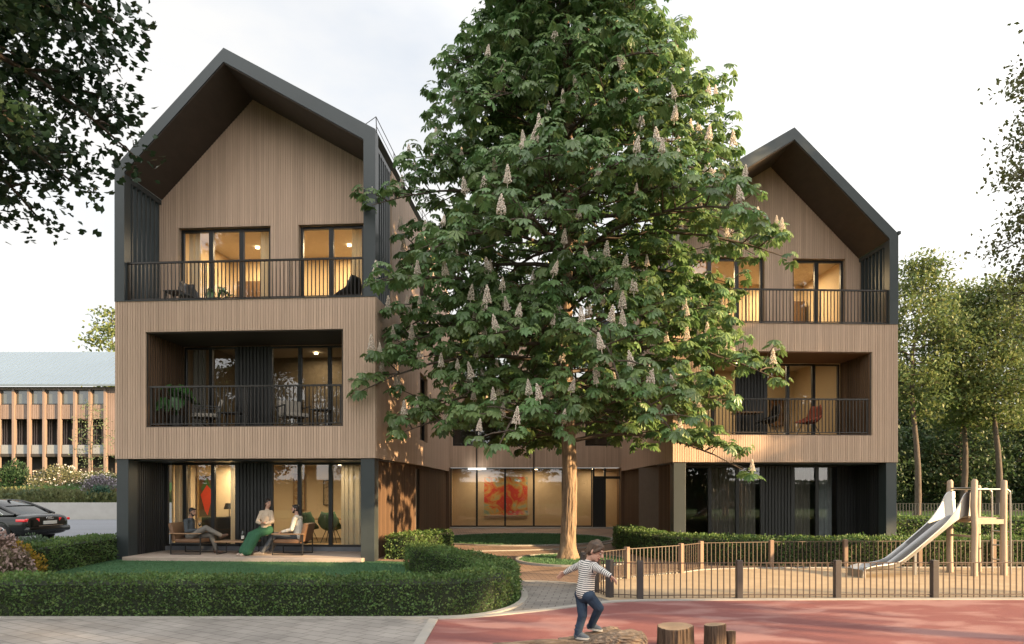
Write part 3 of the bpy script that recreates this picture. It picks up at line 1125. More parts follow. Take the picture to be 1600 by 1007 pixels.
def chestnut():
    rng = random.Random(4)
    base = (1.46, 18.0, 0)
    prof_pts = [(2.8, 5.15), (4.6, 5.05), (7.1, 5.2), (9.0, 4.6), (11.3, 3.9), (13, 3.1), (14.7, 2.95), (17, 1.8), (18.6, .4)]
    xs, ys = [p[0] for p in prof_pts], [p[1] for p in prof_pts]
    prof = lambda z: float(np.interp(z, xs, ys))
    t = thing('chestnut_tree', 'large horse chestnut tree in white blossom in the ring of grass between the two houses', 'tree', base)
    tr, lb, nodes = grow(rng, (0, 0, 0), 18.6, 3.1, prof, 160, droop=.40, up=.28, rtrunk=.215, nstep=7, sec=.42, flare=1.35, lens=(.6, 1.1), thin=.62, vjit=.30)
    # ridged bark and a root flare on the lower trunk
    tr = MB()
    seg, zs = 64, [-.1, 0, .06, .12, .2, .3] + [.3 + .07 * k for k in range(1, 50)] + [4.2, 5, 6, 7.5, 9, 11, 13, 15, 17, 18.5]
    ph = 0
    vs = []
    for z in zs:
        f = max(0, z) / 18.6
        r = max(.03, .215 * (1 - f) ** .8 * (1 + .55 * max(0, 1 - max(0, z) / .45) ** 2))
        cx_, cy_ = .05 * math.sin(z * .8), .04 * math.cos(z * .6) - .04
        for k in range(seg):
            a = 2 * math.pi * k / seg
            ca, sa = math.cos(a), math.sin(a)
            lobes = 1 + .10 * max(0, 1 - max(0, z) / .5) * math.sin(5 * a + 1)
            rid = mnoise.noise(Vector((ca * 5.5, sa * 5.5, z * 1.1))) * .06 - abs(mnoise.noise(Vector((ca * 9, sa * 9, z * 2.0 + 7)))) * .13 + mnoise.noise(Vector((ca * 1.3, sa * 1.3, z * .7))) * .07
            rr = r * lobes * (1 + rid)
            vs.append((cx_ + ca * rr, cy_ + sa * rr, z))
    fs = [(i * seg + k, i * seg + (k + 1) % seg, (i + 1) * seg + (k + 1) % seg, (i + 1) * seg + k) for i in range(len(zs) - 1) for k in range(seg)]
    tr.add(vs, fs)
    tr.build('trunk', BARK, t)
    lb.build('branches', BARKD, t, smooth=True)
    # drooping palmate leaves in rosettes
    Pp, Tt, Nn, sz, rn = [], [], [], [], []
    for (p, d, f) in nodes:
        h = Vector((d.x, d.y, 0))
        h = h.normalized() if h.length > .05 else Vector((1, 0, 0))
        a0 = math.atan2(h.y, h.x)
        nl = rng.choice((5, 5, 6, 7))
        base_r = rng.random()
        for j in range(nl):
            a = a0 + (j - (nl - 1) / 2) * (4.6 / nl) + rng.uniform(-.35, .35)
            el = rng.uniform(-.5, .55)
            pd = Vector((math.cos(a) * math.cos(el), math.sin(a) * math.cos(el), math.sin(el)))
            hub = Vector(p) + pd * rng.uniform(.12, .26)
            out = Vector((math.cos(a), math.sin(a), 0))
            droop = rng.uniform(.25, 1.0)
            ax = (out * math.cos(droop) + Vector((0, 0, -math.sin(droop)))).normalized()
            up_ = (Vector((0, 0, 1)) * math.cos(droop) + out * math.sin(droop)).normalized()
            sd = ax.cross(up_)
            k = rng.choice((5, 6, 7, 7))
            L0 = rng.uniform(.15, .27)
            lr = min(1, max(0, base_r * .45 + rng.random() * .55))
            for q in range(k):
                th = (q - (k - 1) / 2) * (3.9 / k)
                ld = (ax * math.cos(th) + sd * math.sin(th) - up_ * .38).normalized()
                Pp.append(hub)
                Tt.append(ld)
                Nn.append(up_)
                sz.append(L0 * (1 - .28 * abs(th) / 1.7))
                rn.append(lr)
    leaf_mesh('crown', LEAF_CH, [tuple(p) for p in Pp], [tuple(p) for p in Tt], [tuple(p) for p in Nn], sz, *T_LEAFLET, parent=t, rnd=np.array(rn), seed=3)
    # blossom candles: one mesh, copies as parts
    mb = MB()
    rr = random.Random(8)
    n = 0
    for lv in range(13):
        zf = lv / 12
        rad = .085 * (1 - zf) ** .75 + .008
        c = max(3, int(9 * (1 - zf) + 2))
        for q in range(c):
            a = 2 * math.pi * (q + .5 * (lv % 2)) / c + rr.uniform(-.2, .2)
            r_ = rad * rr.uniform(.8, 1.15)
            mb.ell((math.cos(a) * r_, math.sin(a) * r_, .05 + .40 * zf + rr.uniform(-.012, .012)), (.021, .021, .017), seg=5, rings=4, rnd=rr.random())
    mb.tube([(0, 0, -.1), (0, 0, .45)], [.008, .004], 5)
    me = None
    # outer upward-facing nodes seen from the lawn side carry candles
    cand = []
    for (p, d, f) in nodes:
        w = base[1] + p.y
        rad = math.hypot(p.x, p.y) / max(.4, prof(p.z))
        if rad > (.42 if p.y < -1 else .75) and p.y < 1.5 and p.z < 15.5:
            cand.append(p)
    rng.shuffle(cand)
    cand.sort(key=lambda p: rng.random() + abs(p.z - 5) * .035)
    chosen = []
    for p in cand:
        if all((p - q).length > .36 for q in chosen):
            chosen.append(p)
        if len(chosen) >= 215:
            break
    chosen.sort(key=lambda p: p.y + .18 * abs(p.x + 1.2))
    rest = MB()
    for i, p in enumerate(chosen):
        if i >= 100:
            s_ = rng.uniform(.48, .9)
            o_ = p + Vector((0, 0, .06))
            k0 = len(rest.v)
            rest.v += [tuple(Vector(v) * s_ + o_) for v in mb.v]
            rest.f += [[k0 + q for q in f] for f in mb.f]
            rest.r += mb.r
            rest.m += mb.m
            continue
        if i == 0:
            o = mb.build('flower_candle', BLOSSOM, t)
            me = o.data
        else:
            o = bpy.data.objects.new('flower_candle', me)
            COL.objects.link(o)
            o.parent = t
        s_ = rng.uniform(.48, .9)
        o.scale = (s_, s_, s_)
        o.location = p + Vector((0, -.06, .12))
        o.rotation_euler = (rng.gauss(0, .16), rng.gauss(0, .16), rng.uniform(0, 6))
    if rest.v:
        tag(rest.build('far_flower_candles', BLOSSOM, t), kind='stuff')
    return t


chestnut()


def leafy_tree(name, label, base, H, zb, prof, nprim, lm, bm_, seed, leaf=.14, per=14, spread=.35, tpl=T_LEAF, group=None, cat='tree', rtrunk=.16, **kw):
    rng = random.Random(seed)
    t = thing(name, label, cat, base, 0, group)
    tr, lb, nodes = grow(rng, (0, 0, 0), H, zb, prof, nprim, rtrunk=rtrunk, **kw)
    tr.build('trunk', bm_, t, smooth=True)
    lb.build('branches', bm_, t)
    nr = np.random.default_rng(seed)
    n = len(nodes)
    C = np.array([tuple(p) for p, d, f in nodes])
    P = np.repeat(C, per, 0) + nr.normal(0, spread, (n * per, 3)) * np.array([1, 1, .6])
    T = nr.normal(0, 1, (n * per, 3)) + np.array([0, 0, -.35])
    Nn = nr.normal(0, .55, (n * per, 3)) + np.array([0, 0, 1.0])
    rn = np.clip(np.repeat(nr.random(n), per) * .5 + nr.random(n * per) * .5, 0, 1)
    leaf_mesh('crown', lm, P, T, Nn, leaf * nr.uniform(.7, 1.25, n * per), *tpl, parent=t, rnd=rn, seed=seed)
    return t


# near maple at the left edge; its trunk stands outside the view
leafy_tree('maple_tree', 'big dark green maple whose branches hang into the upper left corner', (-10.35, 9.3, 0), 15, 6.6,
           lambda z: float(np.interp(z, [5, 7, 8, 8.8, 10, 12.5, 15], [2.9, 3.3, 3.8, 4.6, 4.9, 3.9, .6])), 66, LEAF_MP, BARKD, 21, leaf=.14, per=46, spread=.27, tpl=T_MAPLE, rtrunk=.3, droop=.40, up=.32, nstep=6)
# near tree at the right edge: its outer twigs reach into the picture, its crown shades the right house
leafy_tree('ash_tree', 'slender leafed tree whose twigs reach in at the upper right edge', (18.6, 19.2, 0), 17, 5.6,
           lambda z: float(np.interp(z, [5.5, 8, 9.5, 12, 14.5, 17], [2.6, 4.6, 4.9, 4.0, 4.4, .6])), 60, mat('ash_leaf', (.15, .15, .055), .5, col2=(.08, .10, .038), vscale=.8, rnd=.35, hue=.03, trans=.3), BARKD, 33, leaf=.16, per=42, spread=.30, rtrunk=.22, droop=.3, up=.3, nstep=6)
# first three limes added unseen to shade garden and facades; rest mirror in windows
for (x, y, H_, zb_, rr, sd_) in [(17.5, 3.6, 23, 4.6, 4.3, 42), (14.5, -.8, 12, 1.4, 3.6, 43), (30, 13.5, 19, 5.6, 4.0, 44), (-9, -24, 13, 1.5, 5.5, 45), (1.5, -28, 15, 1.5, 6, 46), (11.5, -25, 12, 1.5, 5, 47), (-20, -27, 14, 1.5, 6, 48), (-31, -22, 13, 1.5, 6, 49)]:
    leafy_tree('lime_tree', {42: 'added tall lime tree out of view, crown shaped to shade the left house', 43: 'added lime tree out of view that shades the front hedge', 44: 'added lime tree out of view that shades the right house'}.get(sd_, 'lime tree in the row across the road, seen only as a window reflection'), (x, y, 0), H_, zb_,
               (lambda z: float(np.interp(z, [4.5, 8, 12, 19, 23], [2.9, 4.3, 5.4, 5.8, 1.5]))) if sd_ == 42 else lambda z, H_=H_, zb_=zb_, rr=rr: rr * max(.08, math.sin(math.pi * min(1, max(.12, (z - zb_ + 1.2) / (H_ - zb_ + 1.6))))) ** .7, (70 if sd_ == 42 else 46), LEAF_DK, BARKD, sd_, leaf=.40, per=(24 if sd_ in (42, 44) else 10), spread=.45, rtrunk=.25, nstep=6, group='unseen lime trees added for shade' if sd_ < 45 else 'lime trees across the road')


# ------------------------------------------------------------------ hedges
def hedge(name, label, pts, width, height, dens, leaf, seed, lm=None, z0=0.0, caps=True, gold=None):
    rng = np.random.default_rng(seed)
    P = np.array(pts, float)
    seg = np.linalg.norm(np.diff(P, axis=0), axis=1)
    cum = np.concatenate([[0], np.cumsum(seg)])
    Lh = cum[-1]

    def at(u):
        u = np.clip(u, 0, Lh)
        x = np.interp(u, cum, P[:, 0])
        y = np.interp(u, cum, P[:, 1])
        e = .08
        dx = np.interp(np.clip(u + e, 0, Lh), cum, P[:, 0]) - np.interp(np.clip(u - e, 0, Lh), cum, P[:, 0])
        dy = np.interp(np.clip(u + e, 0, Lh), cum, P[:, 1]) - np.interp(np.clip(u - e, 0, Lh), cum, P[:, 1])
        n = np.hypot(dx, dy) + 1e-9
        return x, y, dx / n, dy / n
    hw = width / 2
    # cross-section perimeter: left side up, top, right side down
    per = height * 2 + width
    n = int(Lh * per * dens)
    u = rng.uniform(0, Lh, n)
    c = rng.uniform(0, per, n)
    cap_n = int(width * height * dens) if caps else 0
    off = np.where(c < height, -hw, np.where(c < height + width, c - height - hw, hw))
    zz = np.where(c < height, c, np.where(c < height + width, height, per - c))
    nx = np.where(c < height, -1.0, np.where(c < height + width, 0, 1.0))
    nz = np.where((c >= height) & (c < height + width), 1.0, .15)
    # rounded shoulders
    x, y, dx, dy = at(u)
    al = np.zeros(n)
    for e in (0, 1):
        if cap_n:
            u = np.concatenate([u, np.full(cap_n, 0.0 if e == 0 else Lh)])
            off = np.concatenate([off, rng.uniform(-hw, hw, cap_n)])
            zz = np.concatenate([zz, rng.uniform(0, height, cap_n)])
            nx = np.concatenate([nx, np.zeros(cap_n)])
            nz = np.concatenate([nz, np.full(cap_n, .15)])
            al = np.concatenate([al, np.full(cap_n, -1.0 if e == 0 else 1.0)])
    x, y, dx, dy = at(u)
    n = len(u)
    rx, ry = dy, -dx
    sh = np.minimum(np.minimum(hw - np.abs(off), .12), .12) < .06
    # lumpy surface
    lump = np.array([mnoise.noise(Vector((a * 2.3, b * 2.3, c_ * 2.6))) + .5 * mnoise.noise(Vector((a * 6.5, b * 6.5, c_ * 6.5))) for a, b, c_ in zip(x + rx * off, y + ry * off, zz)])
    disp = lump * .055 + rng.normal(0, .018, n)
    px = x + rx * (off + nx * disp) + dx * al * disp
    py = y + ry * (off + nx * disp) + dy * al * disp
    pz = zz + np.where(nz > .9, disp, 0) + z0
    edge = (nz > .9)
    pz = pz - np.where(edge, np.clip(np.abs(off) - (hw - .09), 0, 1) ** 2 * 5, 0)
    pz = np.maximum(pz, z0 + .01)
    Nv = np.stack([rx * nx + dx * al, ry * nx + dy * al, nz], 1)
    T = rng.normal(0, .9, (n, 3)) + Nv * .7 + np.array([0, 0, .45])
    Nn = Nv + rng.normal(0, .6, (n, 3))
    h = tag(bpy.data.objects.new(name, None), label, 'hedge')
    COL.objects.link(h)
    stray = rng.random(n) < .012
    pz = pz + np.where(stray & edge, rng.uniform(.02, .075, n), 0)
    px = px + np.where(stray & ~edge, rx * nx * rng.uniform(.02, .06, n), 0)
    py = py + np.where(stray & ~edge, ry * nx * rng.uniform(.02, .06, n), 0)
    rn = np.clip(.5 + lump * .55 + rng.normal(0, .22, n), 0, 1)
    leaf_mesh('foliage', lm or LEAF_HG, np.stack([px, py, pz], 1), T, Nn, leaf * rng.uniform(.7, 1.3, n), *T_DIAM, parent=h, rnd=rn, seed=seed)
    # dark twiggy inside
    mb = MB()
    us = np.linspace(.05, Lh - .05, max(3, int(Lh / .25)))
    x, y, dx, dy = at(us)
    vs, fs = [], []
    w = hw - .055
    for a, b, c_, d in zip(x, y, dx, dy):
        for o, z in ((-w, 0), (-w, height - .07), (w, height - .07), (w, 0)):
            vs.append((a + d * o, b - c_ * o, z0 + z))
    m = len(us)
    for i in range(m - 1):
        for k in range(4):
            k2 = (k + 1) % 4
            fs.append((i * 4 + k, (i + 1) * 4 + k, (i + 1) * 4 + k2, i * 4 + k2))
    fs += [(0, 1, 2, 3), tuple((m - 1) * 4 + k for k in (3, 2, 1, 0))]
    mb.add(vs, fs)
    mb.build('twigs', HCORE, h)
    return h


hedge('hedge', 'long low clipped hedge before the lawn, curving at its right end towards the courtyard',
      smooth_path([(-13.5, 10.36), (-8, 10.36), (-4, 10.36), (-1.6, 10.38), (-.85, 10.55), (-.42, 11.1), (-.28, 12.0), (-.42, 12.9), (-.85, 13.8), (-1.45, 14.75), (-1.95, 15.6), (-2.15, 16.4)], 10), .74, .54, 1500, .042, 51)
hedge('hedge', 'short clipped hedge stub beside the right-hand foot of the left house, behind the curved hedge',
      smooth_path([(-2.95, 18.0), (-2.75, 18.9), (-2.35, 19.5), (-1.95, 19.9)], 8), .75, .62, 800, .06, 52)
hedge('hedge', 'short clipped hedge along the left side of the lawn by the car park',
      smooth_path([(-10.6, 14.7), (-10.68, 16), (-10.75, 17.3), (-10.8, 18.3)], 8), .8, .62, 950, .055, 53)
hedge('hedge', 'clipped hedge behind the playground fence, curving back towards the courtyard on its left',
      smooth_path([(3.55, 21.6), (3.65, 20.2), (4.0, 18.6), (4.6, 17.5), (5.6, 16.85), (7.0, 16.7), (9, 16.75), (12, 16.85), (18, 16.95)], 9), .72, .66, 900, .055, 54)
hedge('hedge', 'low dark hedge further back beyond the slide, right of the right house',
      [(12.6, 27.2), (18, 27.0), (30, 26.8)], 1.0, .68, 300, .10, 55)


hedge('hedge', 'tall clipped hedge across the road, seen only mirrored in the windows', [(-40, -17), (0, -17.5), (40, -17)], 1.6, 2.3, 40, .28, 57, lm=LEAF_DK)


# ------------------------------------------------------------------ lawn blades
def blades(name, poly_fn, n, x0, x1, y0, y1, h, seed, z=.008, par=None):
    rng = np.random.default_rng(seed)
    x = rng.uniform(x0, x1, n)
    y = rng.uniform(y0, y1, n)
    ok = poly_fn(x, y)
    x, y = x[ok], y[ok]
    n = len(x)
    T = np.stack([rng.normal(0, .35, n), rng.normal(0, .35, n), np.ones(n)], 1)
    Nn = np.stack([rng.normal(0, 1, n), rng.normal(0, 1, n), np.zeros(n)], 1)
    o = leaf_mesh(name, GRASSB, np.stack([x, y, np.full(n, z)], 1), T, Nn, h * rng.uniform(.6, 1.3, n), [(-.16, 0, 0), (.16, 0, 0), (0, 1, .15)], [(0, 1, 2)], seed=seed)
    return tag(o, kind='stuff', label='short mown grass blades', cat=None)


g1 = blades('grass', lambda x, y: (x > -10.2) & (x < -.8 - (y - 11) * .02) & (y > 10.8) & (y < 17.25 + .07 * (-x - 3.48)) & ~((x > -2.6) & (y > 15)), 60000, -10.3, -.8, 10.8, 18, .032, 61)
g1['label'] = 'short mown lawn in front of the terrace'
g2 = blades('grass', lambda x, y: ((x - 1.55) / 1.36) ** 2 + ((y - 17.75) / 1.44) ** 2 < 1, 9000, .1, 3, 16.2, 19.3, .05, 62, z=.03)
g2['label'] = 'grass in the stone ring round the chestnut trunk'
g3 = blades('grass', lambda x, y: ((x - .35) / 3.1) ** 2 + ((y - 25) / 2.7) ** 2 < 1, 16000, -3, 4, 22, 28, .06, 63, z=.03)
g3['label'] = 'oval lawn in the courtyard'

# ------------------------------------------------------------------ playground fences
def fence(name, label, posts, h, pm, rm, pitch=.105, pw=.10, cat='fence', bar=.009, zr=.07, group=None):
    t = thing(name, label, cat, (posts[0][0], posts[0][1], 0))
    ox, oy = posts[0][:2]
    P = [Vector((x - ox, y - oy, 0)) for x, y in posts]
    for p, q in zip(P, P[1:]):
        d = (q - p)
        ln = d.length
        d.normalize()
        a, b = p + d * pw * .5, q - d * pw * .5
        mb = MB()
        zt = h - .045
        mb.bar(a + Vector((0, 0, zt)), b + Vector((0, 0, zt)), .035, .014)
        mb.bar(a + Vector((0, 0, zr)), b + Vector((0, 0, zr)), .03, .012)
        n = max(2, int(round((b - a).length / pitch)))
        for i in range(1, n):
            c = a + (b - a) * i / n
            mb.bar(c + Vector((0, 0, .02)), c + Vector((0, 0, zt - .006)), bar * 2, bar * 1.6, up=tuple(d))
        mb.build('panel', rm, t)
    for i, p in enumerate(P):
        d = (P[min(i + 1, len(P) - 1)] - P[max(0, i - 1)]).normalized()
        m = Matrix.Rotation(math.atan2(d.y, d.x), 4, 'Z')
        mb = MB()
        mb.bbox(-pw / 2, pw / 2, -pw / 2, pw / 2, -.05, h, .008)
        mb.v = [tuple(m @ Vector(v) + p) for v in mb.v]
        mb.build('post', pm, t)
    return t


FPOSTS = [(1.36, 13.1), (1.50, 12.35), (1.68, 11.78), (2.17, 11.62), (3.87, 11.68), (5.55, 11.70), (7.22, 11.72), (8.9, 11.74), (10.6, 11.76)]
fence('playground_fence', 'low brown metal fence in front of the sand, with dark square posts', FPOSTS, .66, METALDARK, METALRAIL, pw=.105)
BPOSTS = [(1.40, 13.25), (2.38, 14.2), (3.72, 15.1), (4.34, 15.75), (6.07, 16.05), (7.9, 16.25), (9.7, 16.32), (11.5, 16.38), (13.3, 16.42)]
fence('playground_fence', 'low fence behind the sand, with pale timber posts in front of the clipped hedge', BPOSTS, .67, TIMBER, mat('fence_bronze_rail', (.085, .058, .038), .5, var=.25), pw=.095)
fence('park_fence', 'black metal fence across the far lawn behind the slide', [(15 + 3 * i, 38.2 - .05 * i) for i in range(12)], 1.05, BLACKM, BLACKM, pitch=.17, pw=.09, bar=.020, zr=.12)


# ------------------------------------------------------------------ slide
def slide():
    ax = Vector((.985, .17, 0)).normalized()
    bx = Vector((-.17, .985, 0)).normalized()
    A = Vector((9.85, 14.6, 0))
    t = thing('slide', 'stainless steel slide running down from a tower of pale wooden poles', 'slide', tuple(A))

    def L_(a, b, z):
        v = ax * a + bx * b
        return (v.x, v.y, z)
    rng = random.Random(3)
    for (a, b, h_) in ((0, 0, 2.06), (0, .66, 2.06), (.72, 0, 2.06), (.72, .66, 1.95)):
        mb = MB()
        zs = [-.1, .5, 1.0, 1.5, h_ - .03, h_]
        mb.tube([L_(a + rng.uniform(-.012, .012), b + rng.uniform(-.012, .012), z) for z in zs], [.068, .066, .065, .064, .062, .045], 14, jit=.03, rng=rng)
        mb.build('post', POLE, t, smooth=True)
    mb = MB()
    for i in range(5):
        y0 = .02 + i * .13
        p = [L_(.0, y0, 1.2), L_(.74, y0, 1.2), L_(.74, y0 + .115, 1.2), L_(.0, y0 + .115, 1.2)]
        mb.hexa(p + [(x, y, 1.25) for x, y, z in p])
    mb.bar(L_(0, -.03, 1.17), L_(.74, -.03, 1.17), .05, .10)
    mb.bar(L_(0, .69, 1.17), L_(.74, .69, 1.17), .05, .10)
    mb.build('platform', POLE, t)
    mb = MB()
    mb.bar(L_(0, -.0, .85), L_(0, .66, .85), .045, .045)
    mb.build('cross_bar', POLE, t)
    for (p, q) in (((0, 0, 1.86), (.72, 0, 1.86)), ((0, .66, 1.86), (.72, .66, 1.86)), ((0, 0, 1.88), (0, .66, 1.88))):
        mb = MB()
        mb.tube([L_(*p), L_(*q)], .019, 8)
        mb.build('guard_rail', STEEL, t, smooth=True)
    # climbing hoops on the far side
    for b in (.10, .56):
        mb = MB()
        pts = [L_(.72, b, 1.86), L_(.86, b, 1.87), L_(.95, b, 1.82), L_(.98, b, 1.72), L_(.99, b, 1.0), L_(1.0, b, -.05)]
        mb.tube(smooth_path(pts, 5), .02, 8)
        mb.build('hoop', STEEL, t, smooth=True)
    for z in (.3, .62, .93):
        mb = MB()
        mb.tube([L_(.995, .10, z), L_(.995, .56, z)], .016, 8)
        mb.build('rung', STEEL, t, smooth=True)
    # chute
    prof = smooth_path([(0.05, 1.26, .56), (-.16, 1.25, .52), (-.36, 1.15, .30), (-.62, .97, .18), (-1.05, .665, .15), (-1.5, .35, .14), (-1.72, .225, .13), (-1.95, .175, .12), (-2.3, .165, .10), (-2.52, .14, .075)], 6)
    hw = .235
    mb = MB()
    vs, fs = [], []
    for (a, z, sh) in prof:
        b0 = .33
        for (db, dz) in ((-hw - .03, sh - .015), (-hw - .015, sh + .005), (-hw, sh - .01), (-hw + .02, .03), (-hw + .06, 0), (hw - .06, 0), (hw - .02, .03), (hw, sh - .01), (hw + .015, sh + .005), (hw + .03, sh - .015)):
            vs.append(L_(a, b0 + db, z + dz))
    k = 10
    for i in range(len(prof) - 1):
        for j in range(k - 1):
            fs.append((i * k + j, i * k + j + 1, (i + 1) * k + j + 1, (i + 1) * k + j))
    mb.add(vs, fs)
    ch = mb.build('chute', STEEL, t, smooth=True, fix=False)
    so = ch.modifiers.new('thickness', 'SOLIDIFY')
    so.thickness = .012
    mb = MB()
    e = prof[-1]
    mb.tube([L_(e[0], .33 - hw - .03, e[1] + e[2]), L_(e[0] - .07, .33 - hw - .03, e[1] + .02), L_(e[0] - .08, .33 - hw, .0)], .02, 8)
    mb.bar(L_(e[0] - .03, .33 - hw - .02, .09), L_(e[0] - .03, .33 + hw + .02, .09), .05, .17)
    mb.build('run_out_foot', STEEL, ch)
    mb = MB()
    mb.bar(L_(-1.15, .33, 0), L_(-1.15, .33, .5), .05, .05)
    mb.build('support', STEEL, t)


slide()


# ------------------------------------------------------------------ log and stumps
def wood_lump(name, label, cat, pts, seg, seed, m, disp=.25, group=None, freq=7):
    t_ = smooth_path([p for p in pts], 14)
    mb = MB()
    o = Vector(t_[0][:3])
    mb.tube([Vector(p[:3]) - o for p in t_], [p[3] for p in t_], seg)
    mb.v = [tuple(v) for v in mb.v]
    n = len(t_)
    cen = [Vector(p[:3]) - o for p in t_]
    out = []
    for i, v in enumerate(mb.v):
        c = cen[min(i // seg, n - 1)]
        v = Vector(v)
        d = v - c
        q = v * freq + Vector((seed, 0, 0))
        # split, fibrous relief that runs along the log
        f = mnoise.noise(Vector((q.x * .30, q.y * 1.6, q.z * 1.6))) * disp * .8 - abs(mnoise.noise(Vector((q.x * .5, q.y * 4.5, q.z * 4.5)))) * disp * .9 + mnoise.noise(Vector((q.x * 2.5, q.y * 9, q.z * 9))) * disp * .22
        out.append(tuple(c + d * (1 + f)))
    mb.v = out
    return tag(mb.build(name, m, loc=tuple(o)), label, cat, group)


DRIFT = mat('driftwood', (.30, .225, .165), .85, col2=(.085, .06, .042), vscale=9, stretch=(.3, 3.5, 3.5), bump=1.0, bscale=20, spec=.2, detail=8)
BARKS = mat('stump_bark', (.145, .10, .07), .9, col2=(.02, .014, .010), vscale=9, stretch=(2.4, 2.4, .28), bump=1.0, bscale=24, spec=.15)
lg = wood_lump('log', 'long weathered grey log lying on the red play surface under the boy', 'log',
               [(-.22, 7.86, .075, .045), (.05, 7.88, .078, .06), (.42, 7.9, .068, .076), (.80, 7.9, .05, .098), (1.05, 7.86, .085, .135), (1.28, 7.84, .11, .165), (1.46, 7.84, .10, .15), (1.53, 7.84, .09, .09)], 72, 2.0, DRIFT, .34)
t_ = smooth_path([(.55, 8.05, .07, .06), (.78, 8.07, .085, .075), (1.0, 8.09, .125, .098), (1.18, 8.12, .17, .085), (1.27, 8.13, .2, .05)], 6)
mb = MB()
o_ = Vector(lg.location)
mb.tube([Vector(p[:3]) - o_ for p in t_], [p[3] for p in t_], 16, jit=.1, rng=random.Random(2))
mb.build('broken_limb', DRIFT, lg, smooth=False)


def stump(label, x, y, r, h_, seed, group='tree stumps on the red play surface'):
    rng = random.Random(seed)
    t = thing('tree_stump', label, 'stump', (x, y, 0), 0, group)
    seg = 88
    ph = [2.2 * (mnoise.noise(Vector((math.cos(2 * math.pi * i / seg) * r * 28 + seed * 3, math.sin(2 * math.pi * i / seg) * r * 28, 0))) - abs(mnoise.noise(Vector((math.cos(2 * math.pi * i / seg) * r * 55, math.sin(2 * math.pi * i / seg) * r * 55, seed * 2.0)))) * 1.2) for i in range(seg)]

    def ringp(z, k):
        return [(math.cos(2 * math.pi * i / seg) * r * k * (1 + .05 * math.sin(3 * i * 2 * math.pi / seg + seed) + .035 * ph[i]), math.sin(2 * math.pi * i / seg) * r * k * (1 + .05 * math.sin(3 * i * 2 * math.pi / seg + seed) + .035 * ph[i]), z + (.012 * math.sin(i * 2 * math.pi / seg + seed) if z > h_ * .9 else 0)) for i in range(seg)]
    mb = MB()
    rows = [ringp(-.02, 1.10), ringp(h_ * .2, 1.03), ringp(h_ * .6, 1.0), ringp(h_ - .012, .99), ringp(h_, .965)]
    vs = [p for r_ in rows for p in r_]
    fs = [(i * seg + k, i * seg + (k + 1) % seg, (i + 1) * seg + (k + 1) % seg, (i + 1) * seg + k) for i in range(len(rows) - 1) for k in range(seg)]
    mb.add(vs, fs)
    mb.build('bark', BARKS, t)
    m = MATS.get('end_grain')
    if m is None:
        m = mat('end_grain', (.36, .255, .165), .8, col2=(.27, .18, .11), vscale=5)
        nt_ = m.node_tree
        wv = nt_.nodes.new('ShaderNodeTexWave')
        wv.wave_type = 'RINGS'
        wv.rings_direction = 'Z'
        wv.inputs['Scale'].default_value = 16
        wv.inputs['Distortion'].default_value = 2.5
        tc_ = nt_.nodes.new('ShaderNodeTexCoord')
        nt_.links.new(tc_.outputs['Object'], wv.inputs[0])
        mx_ = nt_.nodes.new('ShaderNodeMix')
        mx_.data_type = 'RGBA'
        mx_.blend_type = 'MULTIPLY'
        mx_.inputs['Factor'].default_value = .45
        b = nt_.nodes['Principled BSDF']
        nt_.links.new(b.inputs['Base Color'].links[0].from_socket, mx_.inputs['A'])
        nt_.links.new(wv.outputs[0], mx_.inputs['B'])
        nt_.links.new(mx_.outputs['Result'], b.inputs['Base Color'])
    mb = MB()
    top = ringp(h_, .967)
    mid = [(x_ * .5, y_ * .5, z_ + .004) for x_, y_, z_ in top]
    vs = top + mid + [(0, 0, h_ + .006)]
    fs = [(k, (k + 1) % seg, seg + (k + 1) % seg, seg + k) for k in range(seg)] + [(seg + k, seg + (k + 1) % seg, 2 * seg) for k in range(seg)]
    mb.add(vs, fs)
    mb.build('cut_face', m, t)


stump('widest tree stump with dark cracked bark, right of the log', 1.88, 7.92, .205, .30, 1)
stump('tall narrower tree stump, second from the log', 2.34, 7.92, .122, .32, 2)
stump('small thin stump leaning against the right side of the narrow stump', 2.53, 7.95, .062, .235, 3)
stump('lowest small stump in front of the widest stump', 2.0, 7.62, .082, .135, 4)


